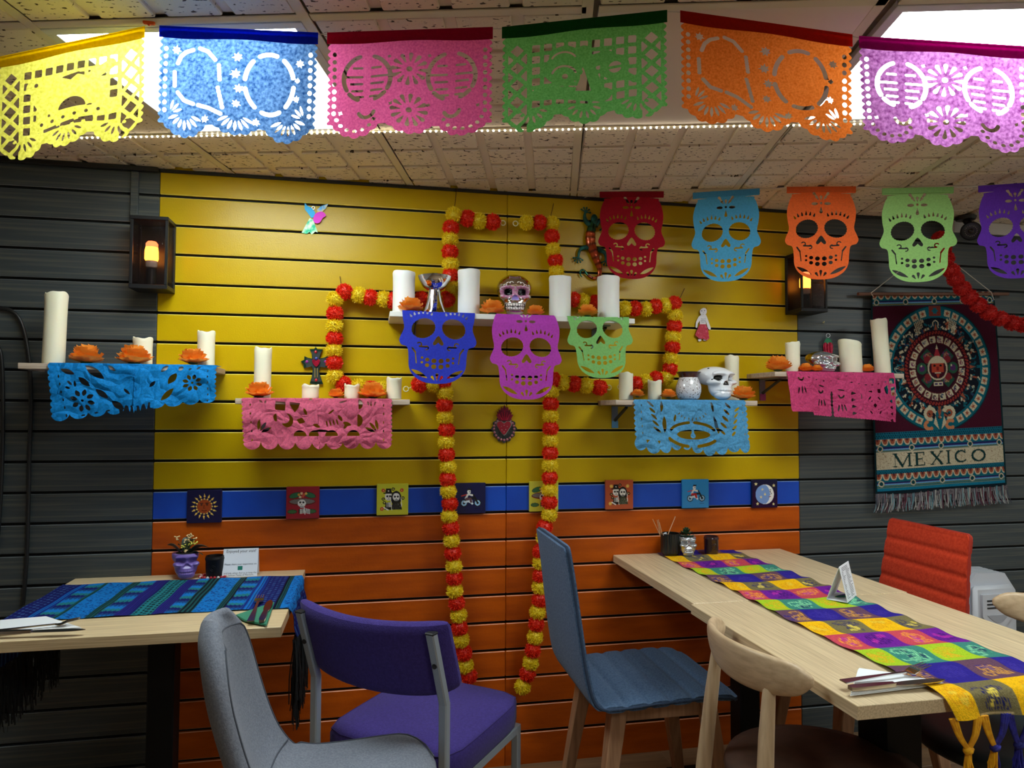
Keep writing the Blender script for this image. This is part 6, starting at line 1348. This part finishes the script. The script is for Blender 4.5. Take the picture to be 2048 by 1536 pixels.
# ================================================================== OIL FILLED HEATER
m_ht = mat('heater white', (206, 208, 216), .4); m_hd = mat('heater dark slot', (40, 42, 46), .6)
ha = OY(1936, 1141, -.08); hx0, hx1 = 1.835, 2.07
t = thing('oil_heater', 'white electric radiator with a dial, behind the brick red chair by the wall', 'heater', (1.96, -.12, FZ))
hz = .632
for k in range(5):
    y = -.028-.026*k; P = [(hx0, .06), (hx1, .06), (hx1, hz-.075), (hx1-.05, hz-.005), (hx0+.05, hz), (hx0, hz-.06)]
    put('fin', prism(P, 0, 1, lambda u, v, d: (u, y-.009+.018*d, v)), m_ht, t)
cxh = 1.94; put('control_box', box(cxh-.095, cxh+.092, -.175, -.1455, .12, hz-.045, .012), m_ht, t, 40)
put('visor', prism([(cxh-.07+.14*k/14, hz-.16-.055*sin(PI*k/14)) for k in range(15)]+[(cxh+.07, hz-.075), (cxh-.07, hz-.075)], 0, 1, lambda u, v, d: (u, -.1755-.009*d, v)), m_ht, t, 40)
for k in range(3): put('slot', box(cxh-.05, cxh+.05, -.1862, -.1847, hz-.102-.014*k, hz-.096-.014*k), m_hd, t)
put('handle_recess', prism([(cxh-.05+.1*k/10, hz-.155-.03*sin(PI*k/10)) for k in range(11)], 0, 1, lambda u, v, d: (u, -.1846-.002*d, v)), mat('heater grey', (168, 170, 178), .45), t)
dl = put('dial', lathe([(.03, 0), (.029, .012), (.001, .013)], 24), m_ht, t, 40, local=True); dl.matrix_local = Matrix.Translation(np.array([cxh+.005, -.1757, hz-.255])-np.array([1.96, -.12, FZ])) @ Matrix.Rotation(PI/2, 4, 'X')
put('dial_grip', box(cxh-.003, cxh+.013, -.197, -.189, hz-.282, hz-.228, .002), m_ht, t)
lp = put('red_lamp', ell((cxh+.03, -.1762, hz-.212), .009, .003, .009, 12, 6), mat('red lamp', (150, 40, 26), .25), t, 180)
for sx in (hx0+.03, hx1-.03): put('foot', box(sx-.02, sx+.02, -.22, -.02, FZ+.0005, .062, .004), m_hd, t)
# ================================================================== SMALL THINGS ON THE TABLES
def planter(name, lb, cat, px, py, y, w, h, z, m, yaw, soil=True, top=.34, pit=m_dk):
    P, F, A = skull(160, 130, open_top=top, jaw=1.16, cran=.93, deep=.2, teeth=.02); c0 = OY(px, py, y); t = thing(name, lb, cat, (c0[0], y, z)); s = float((c0-CAM) @ CF)/FOC
    V = sit(place(P, yaw, .1, (0, 0, 0)), z); V[:, 2] = z+(V[:, 2]-z)*h*s/(V[:, 2].max()-z); V[:, 0] = c0[0]+(V[:, 0]-(V[:, 0].max()+V[:, 0].min())/2)*w*s/np.ptp(V[:, 0]); V[:, 1] = y+(V[:, 1]-(V[:, 1].max()+V[:, 1].min())/2)*.9*w*s/np.ptp(V[:, 1])
    put('pot', (V, F), m, t, 60); put('soil', lathe([(.001, 0), (w*s*.36, .0006), (.001, .001)], 20, (c0[0], y+.004, z+h*s)), pit, t); return t, c0[0], s, z+h*s
m_pp = mat('lilac lacquer', (118, 96, 170), .35, coat=.2)
t, x0, s, zt_ = planter('skull_planter', 'lilac skull planter with leaves and small cream flowers on the left table', 'planter', 372, 1130, -.062, 55, 50, TZL+.0005, m_pp, .3)
m_lf2 = mat('dark green leaf', (38, 62, 44), .5, c2=(26, 44, 34), ns=30); m_st = mat('stem', (90, 100, 60), .7); m_cf = mat('cream floret', (226, 196, 140), .7); m_yf = mat('lemon floret', (222, 214, 90), .7)
def leaf(t, p0, p1, w, m, name='leaf', droop=.2):
    p0, p1 = np.array(p0), np.array(p1); d = p1-p0; L = np.linalg.norm(d); sd_ = np.cross(d, [0, .5, 1.0]); sd_ /= np.linalg.norm(sd_); G = np.zeros((8, 5, 3))
    for i in range(8):
        q = i/7; c = p0+d*q+np.array([0, 0, L*droop*math.sin(PI*q)]); ww = w*math.sin(PI*min(1, .06+q*.94))**.7
        for j in range(5): v = j/4*2-1; G[i, j] = c+sd_*v*ww/2+np.array([0, -.15*ww*abs(v), .1*ww*abs(v)])
    put(name, slab(G, .0012), m, t, 60)
Zp = lambda x, y, yy=-.065: OY(320+x/8.533, 1050+y/8.533, yy)
leaf(t, Zp(380, 510), Zp(118, 340), .03, m_lf2); leaf(t, Zp(420, 500), Zp(300, 330, -.05), .026, m_lf2); leaf(t, Zp(480, 490), Zp(840, 385), .03, m_lf2); leaf(t, Zp(440, 480), Zp(470, 200, -.045), .03, m_lf2); leaf(t, Zp(460, 480), Zp(610, 230, -.045), .024, m_lf2); leaf(t, Zp(560, 500), Zp(740, 520, -.085), .02, m_lf2)
r = random.Random(5)
for gx, gy, n, m in ((290, 225, 7, m_cf), (500, 185, 9, m_cf), (540, 160, 5, m_cf), (460, 270, 8, m_cf), (400, 360, 6, m_yf), (520, 315, 7, m_yf), (590, 300, 6, m_yf), (440, 450, 7, m_cf), (590, 250, 4, m_cf)):
    c = Zp(gx, gy, -.075); sp_ = put('flower_sprig', tube([Zp(440, 500), (Zp(440, 500)+c)/2+[0, 0, .006], c], .0009, 5), m_st, t, 60)
    put('floret', cat_(*[ell(c+np.array([r.uniform(-.007, .007), r.uniform(-.005, .005), r.uniform(-.006, .006)]), .003, .003, .0024, 7, 5) for _ in range(n)]), m, sp_, 60)
def votive(px, pyb, pyt, r_, y, z, lb, m, emb):
    c0 = OY(px, (pyb+pyt)/2, y); s = float((c0-CAM) @ CF)/FOC; h = OY(px, pyt, y)[2]-z; R = r_*s
    t = thing('candle_holder', lb, 'candle holder', (c0[0], y, z))
    put('cup', lathe([(R*.8, 0), (R*.88, .002), (R*.96, h*.3), (R, h*.82), (R*1.03, h*.84), (R*1.03, h*.9), (R, h*.92), (R*.98, h), (R*.88, h), (R*.84, h*.8), (R*.8, h*.3), (R*.3, h*.25)], 28, (c0[0], y, z), lambda rr, zz_, a, i: (rr*(1+(.012*sin(emb*a) if 1 < i < 4 else 0)), zz_)), m, t, 40)
    put('wax', lathe([(.001, h*.55), (R*.8, h*.55), (.001, h*.551)], 20, (c0[0], y, z)), mat('dark wax', (60, 40, 34), .5), t)
    g = s*9
    put('embossed_ring', cat_(*[tube([(c0[0]+k*g*.5*cos(a), y-math.sqrt(max(1e-9, (R*1.005)**2-(k*g*.5*cos(a))**2)), z+h*.48+k*g*.5*sin(a)) for a in np.linspace(0, 2*PI, 18)], .0007, 5) for k in (.6, 1.2)]), m, t, 60)
m_vb = mat('black pressed glass', (22, 18, 18), .45, spec=.3); m_vr = mat('smoky brown glass', (48, 30, 34), .2, coat=.5)
votive(429.5, 1151, 1111, 17.5, -.068, TZL+.0005, 'black embossed candle holder next to the lilac skull planter', m_vb, 24)
votive(1422.5, 1108, 1072, 14.5, -.082, TZR+.005, 'smoky brown candle holder on the far end of the checked runner', m_vr, 20)
# beaded ring round the candle holder
c0 = OY(430, 1150, -.066); t = thing('beaded_ring', 'small red and white beaded ring lying round the black candle holder', 'beads', (c0[0], -.066, TZL))
for k in range(26):
    a = 2*PI*k/26; put('bead', ell((c0[0]+.046*cos(a), -.056+.032*sin(a)-.012, TZL+.0055), .0052, .0045, .005, 8, 5), mat('red bead', (170, 30, 44), .3) if k % 3 else mat('pale bead', (206, 190, 186), .3), t, 180)
# text helper
def text_shape(s, size, x, y, fr, align='CENTER'):
    cu = bpy.data.curves.new('t', 'FONT'); cu.body = s; cu.size = size; cu.align_x = align; cu.resolution_u = 2
    o = bpy.data.objects.new('t', cu); COL.objects.link(o); bpy.context.view_layer.update()
    me = bpy.data.meshes.new_from_object(o.evaluated_get(bpy.context.evaluated_depsgraph_get())); V = [fr(v.co.x+x, v.co.y+y) for v in me.vertices]; F = [tuple(p.vertices) for p in me.polygons]
    bpy.data.objects.remove(o); bpy.data.curves.remove(cu); bpy.data.meshes.remove(me); return (np.array([list(v) for v in V]), F)
m_card = mat('white card stock', (232, 234, 242), .5); m_txt = mat('printed ink', (30, 34, 48), .7)
# tent sign on the left table
z = TZL+.0005; a = OZ(447, 1150, z); b = OZ(514.5, 1150, z); tp = OY(488, 1097, -.06)[2]; w = b[0]-a[0]; cx = (a[0]+b[0])/2+.003; yb = -.082; hh = tp-z; lean = .022
t = thing('tent_sign', 'white folded review card with printed text beside the black candle holder on the left table', 'sign', (cx, -.06, z))
put('front_panel', slab(np.array([[(cx-w/2, yb, z+.001), (cx+w/2, yb, z+.001)], [(cx-w/2, yb+lean, z+hh), (cx+w/2, yb+lean, z+hh)]]), .0012), m_card, t)
put('back_panel', slab(np.array([[(cx-w/2, yb+2*lean, z+.001), (cx+w/2, yb+2*lean, z+.001)], [(cx-w/2, yb+lean+.0008, z+hh), (cx+w/2, yb+lean+.0008, z+hh)]]), .0012), m_card, t)
fr = lambda u, v: (cx+u, yb+lean*v/hh-.0012, z+v)
for s_, sz, v in (('Enjoyed your visit?', .0125, .87), ('Please share your experience on', .0076, .43), ('and help others find us to keep the', .0072, .125), ('Mexican Fiesta of Flavours', .0078, .05)): put('lettering', text_shape(s_, sz, .001, v*hh, fr), m_txt, t)
put('green_icon', prism([(-.0065, .25*hh), (.0065, .25*hh), (.0075, .26*hh), (.0075, .38*hh), (.0065, .39*hh), (-.0065, .39*hh), (-.0075, .38*hh), (-.0075, .26*hh)], 0, 1, lambda u, v, d: (cx+u, yb+lean*v/hh-.0009-.0004*d, z+v)), mat('green print', (20, 120, 104), .5), t)
# menu card on the right table (open-sided triangle)
z = TZR+.0062; A_ = OZ(1653, 1199, z); B_ = OZ(1695, 1206, z); C_ = OZ(1713, 1191, z)
ap = AD(1690.5, 1130.5, float((B_*.5+C_*.5-CAM) @ CF)); mid = A_+(C_-B_); dpt = C_-B_
ap0 = (A_+B_)/2; H_ = OZ(1684, 1200, z); hgt = float(ap[2]-z); T0 = ap0+np.array([0, 0, hgt])+ (B_-A_)*.12; T1 = T0+dpt
t = thing('menu_card', 'white triangular menu card standing on the checked runner', 'sign', ((A_+C_)/2)*[1, 1, 0]+[0, 0, z])
def panel(name, p, q, r_, s_): return put(name, slab(np.array([[p, q], [s_, r_]]), .0011), m_card, t)
up = np.array([0, 0, .0008])
panel('left_panel', A_+up, mid+up, T1, T0); panel('right_panel', B_+up, C_+up, T1, T0); panel('bottom_panel', A_+up, B_+up, C_+up, mid+up)
n_ = np.cross(C_-B_, T0-B_); n_ /= np.linalg.norm(n_); n_ = n_ if n_ @ (CAM-B_) > 0 else -n_
rr = random.Random(8); LN = []
for k in range(22):
    v = .94-.04*k
    for u0_, u1_ in (((.1, .1+rr.uniform(.1, .3)), (.5, .5+rr.uniform(.2, .42))) if k > 2 else ((.15, .75),)):
        f_ = lambda u, v_: B_+(C_-B_)*u+(T0-B_)*v_+n_*.0009
        LN.append((np.array([f_(u0_, v), f_(u1_, v), f_(u1_, v-.016), f_(u0_, v-.016)]), [(0, 1, 2, 3)]))
put('printed_lines', cat_(*LN), mat('grey print', (110, 112, 120), .7), t, recalc=False)
# cutlery
m_stl = mat('stainless steel', (200, 196, 192), .16, m=1)
def bar_along(P, wv, th):
    """flat bar along points, widths wv"""
    P = np.array(P, float); n = len(P); G = np.zeros((n, 3, 3))
    for i in range(n):
        t_ = P[min(i+1, n-1)]-P[max(i-1, 0)]; s_ = np.cross(t_, [0, 0, 1.0]); s_ /= np.linalg.norm(s_)
        for j in range(3): G[i, j] = P[i]+s_*(j-1)*wv[i]/2
    return slab(G, th)
def fork(lb, p0, p1, z, lift=.018, flip=1, group=None):
    p0, p1 = np.array([*p0[:2], 0]), np.array([*p1[:2], 0]); d = p1-p0; L = np.linalg.norm(d); d /= L; s_ = np.array([-d[1], d[0], 0]); t = thing('fork', lb, 'fork', (p0[0], p0[1], z), 0, group)
    h = lambda q: z+.003+lift*(.25*q+1.6*max(0, q-.72)**1.2*1.6-.35*max(0, q-.5)*(q < .8)) if flip else z+.003
    q = np.linspace(0, .74, 16); put('handle', bar_along([p0+d*L*k+[0, 0, h(k)] for k in q], [.012+.006*(1-k/.3) if k < .3 else .007+.005*max(0, 1-abs(k-.3)/.2) for k in q], .0024), m_stl, t, 60)
    q = np.linspace(.73, .86, 8); put('fork_head', bar_along([p0+d*L*k+[0, 0, h(k)-.003*sin((k-.73)/.13*PI)] for k in q], [.008+.017*min(1, (k-.73)/.06) for k in q], .0018), m_stl, t, 60)
    for k in range(4): o = (k-1.5)*.0066; put('tine', tube([p0+s_*o+d*L*q_+[0, 0, h(q_)] for q_ in (.855, .9, .95, 1)], [.0017, .0016, .0014, .0007], 6), m_stl, t, 60)
def knife(lb, p0, p1, z, group=None):
    p0, p1 = np.array([*p0[:2], 0]), np.array([*p1[:2], 0]); d = p1-p0; L = np.linalg.norm(d); d /= L; t = thing('knife', lb, 'knife', (p0[0], p0[1], z), 0, group)
    q = np.linspace(0, .46, 10); put('handle', bar_along([p0+d*L*k+[0, 0, z+.005] for k in q], [.013, .016, .0165, .016, .0155, .015, .014, .013, .012, .01], .007), m_stl, t, 60)
    q = np.linspace(.455, 1, 14); put('blade', bar_along([p0+d*L*k+[0, 0, z+.0045] for k in q], [.011, .014, .017, .0185, .019, .0195, .02, .02, .0198, .019, .018, .015, .010, .002], .0016), m_stl, t, 60)
def napkin(lb, pts, z, m, fold=.006):
    t = thing('napkin', lb, 'napkin', (np.mean([p[0] for p in pts]), np.mean([p[1] for p in pts]), z))
    P = [np.array([p[0], p[1]]) for p in pts]; c = sum(P)/len(P)
    for k in range(3):
        Q = [c+(p-c)*(1-.02*k) for p in P]; put('fold_layer', prism(Q, z+.0006+k*fold/3, z+.0006+k*fold/3+fold/3*.7), m, t)
    return t
m_nap = mat('white paper napkin', (236, 238, 242), .8, bump=.1, bs=80); m_ngr = mat('green paper napkin', (52, 128, 100), .8, bump=.1, bs=80)
z = TZR+.0045; pz = lambda x, y, zz_: OZ(x, y, zz_)
napkin('white napkin under fork and knife at the front corner of the right-hand table', [pz(1716, 1338, z), pz(1800, 1350, z), pz(1889, 1367, z), pz(1700, 1390, z)], z-.0028, m_nap, .006)
fork('steel fork lying on top of the white napkin on the right-hand table', pz(1686, 1368, z+.006), pz(1855, 1345, z+.006), z+.008, .016)
knife('steel knife beside the fork on the right-hand table', pz(1700, 1380, z+.006), pz(1890, 1362, z+.006), z+.0045)
z = TZL+.0045
napkin('green napkin under fork and knife near the right edge of the left table', [pz(549, 1205, z), pz(533, 1252, z), pz(490, 1243, z), pz(470, 1232, z)], z-.0028+.002, m_ngr, .004)
fork('steel fork on the green napkin of the left table', pz(501, 1245, z+.004), pz(521, 1194, z+.004), z+.0045, .004)
knife('steel knife on the green napkin of the left table', pz(523, 1246, z+.004), pz(541, 1203, z+.004), z+.0035)
napkin('white napkin with cutlery at the left edge of the photo', [pz(-40, 1245, z), pz(94, 1234, z), pz(166, 1257, z), pz(-40, 1268, z)], z-.004, m_nap, .007)
fork('dark shining fork on the white napkin at the left edge', pz(-30, 1260, z+.014), pz(160, 1240, z+.014), z+.006, .012)
knife('dark shining knife on the white napkin at the left edge', pz(-30, 1264, z+.012), pz(171, 1257, z+.012), z+.005)
# pot of sticks, silver skull planter with succulent on the right table
z = TZR+.0005; c0 = OY(1341, 1090, -.062); s = float((c0-CAM) @ CF)/FOC; R = 19*s; h = OY(1341, 1066, -.062)[2]-z; X0 = c0[0]
t = thing('ribbed_pot', 'black ribbed pot holding wooden stirrers on the right-hand table', 'pot', (X0, -.062, z))
put('body', lathe([(R*.8, 0), (R*.8, h*.13), (R, h*.16), (R, h*.99), (R*.97, h), (R*.9, h), (R*.88, h*.5), (R*.2, h*.48)], 72, (X0, -.062, z), lambda rr, zz_, a, i: (rr*(1+.022*(1 if sin(24*a+(2 if i > 3 else 0)) > 0 else -1)*(2 <= i <= 3)), zz_)), mat('black glazed ribs', (22, 24, 22), .3, coat=.3), t, 30)
m_stk = mat('wooden stirrer', (206, 164, 126), .6)
Zs = lambda x, y, yy: OY(1290+x/11.378, 1010+y/11.378, yy)
for (xa, ya), (xb, yb_), yy, wd in (((175, 325), (320, 640), -.062, .0022), ((275, 345), (330, 640), -.055, .002), ((305, 330), (345, 640), -.066, .002), ((325, 400), (385, 640), -.07, .0026), ((690, 260), (535, 640), -.062, .0028)):
    a, b = Zs(xa, ya, yy), Zs(xb, yb_, yy); tag(put('wooden_stirrer', tube([b+(b-a)*.12, b, a], wd, 8, .5), m_stk, None, 60), {175: 'wooden stirrer leaning furthest left in the black ribbed pot', 275: 'upright wooden stirrer second from the left in the black ribbed pot', 305: 'tallest of the middle wooden stirrers in the black ribbed pot', 325: 'short thick wooden stirrer in the middle of the black ribbed pot', 690: 'wooden stirrer leaning to the right in the black ribbed pot'}[xa], 'stirrer', 'wooden stirrers in the black ribbed pot')
tag(put('sugar_packet', slab(np.array([[Zs(415, 690, -.075), Zs(500, 690, -.07)], [Zs(425, 640, -.075), Zs(485, 620, -.072)]]), .002), m_card), 'white paper packet corner peeking out of the black ribbed pot', 'packet')
t, x0, s, zt_ = planter('skull_planter', 'silver skull planter with a small dark succulent on the right-hand table', 'planter', 1374, 1090, -.09, 38, 38, TZR+.005, mat('silver paint', (196, 198, 202), .25, m=.75), -.16, top=.36)
m_suc = mat('succulent leaf', (44, 84, 52), .5, c2=(24, 50, 36), ns=30)
for ring, n, L, el, zz_ in ((0, 10, .032, .15, .001), (1, 9, .027, .5, .008), (2, 7, .022, .85, .014), (3, 5, .017, 1.2, .019)):
    for k in range(n):
        a = 2*PI*k/n+ring*.35; p = np.array([x0, -.086, zt_+zz_]); leaf(t, p, p+L*np.array([cos(a)*cos(el), sin(a)*cos(el), sin(el)]), .011, m_suc, droop=-.08)
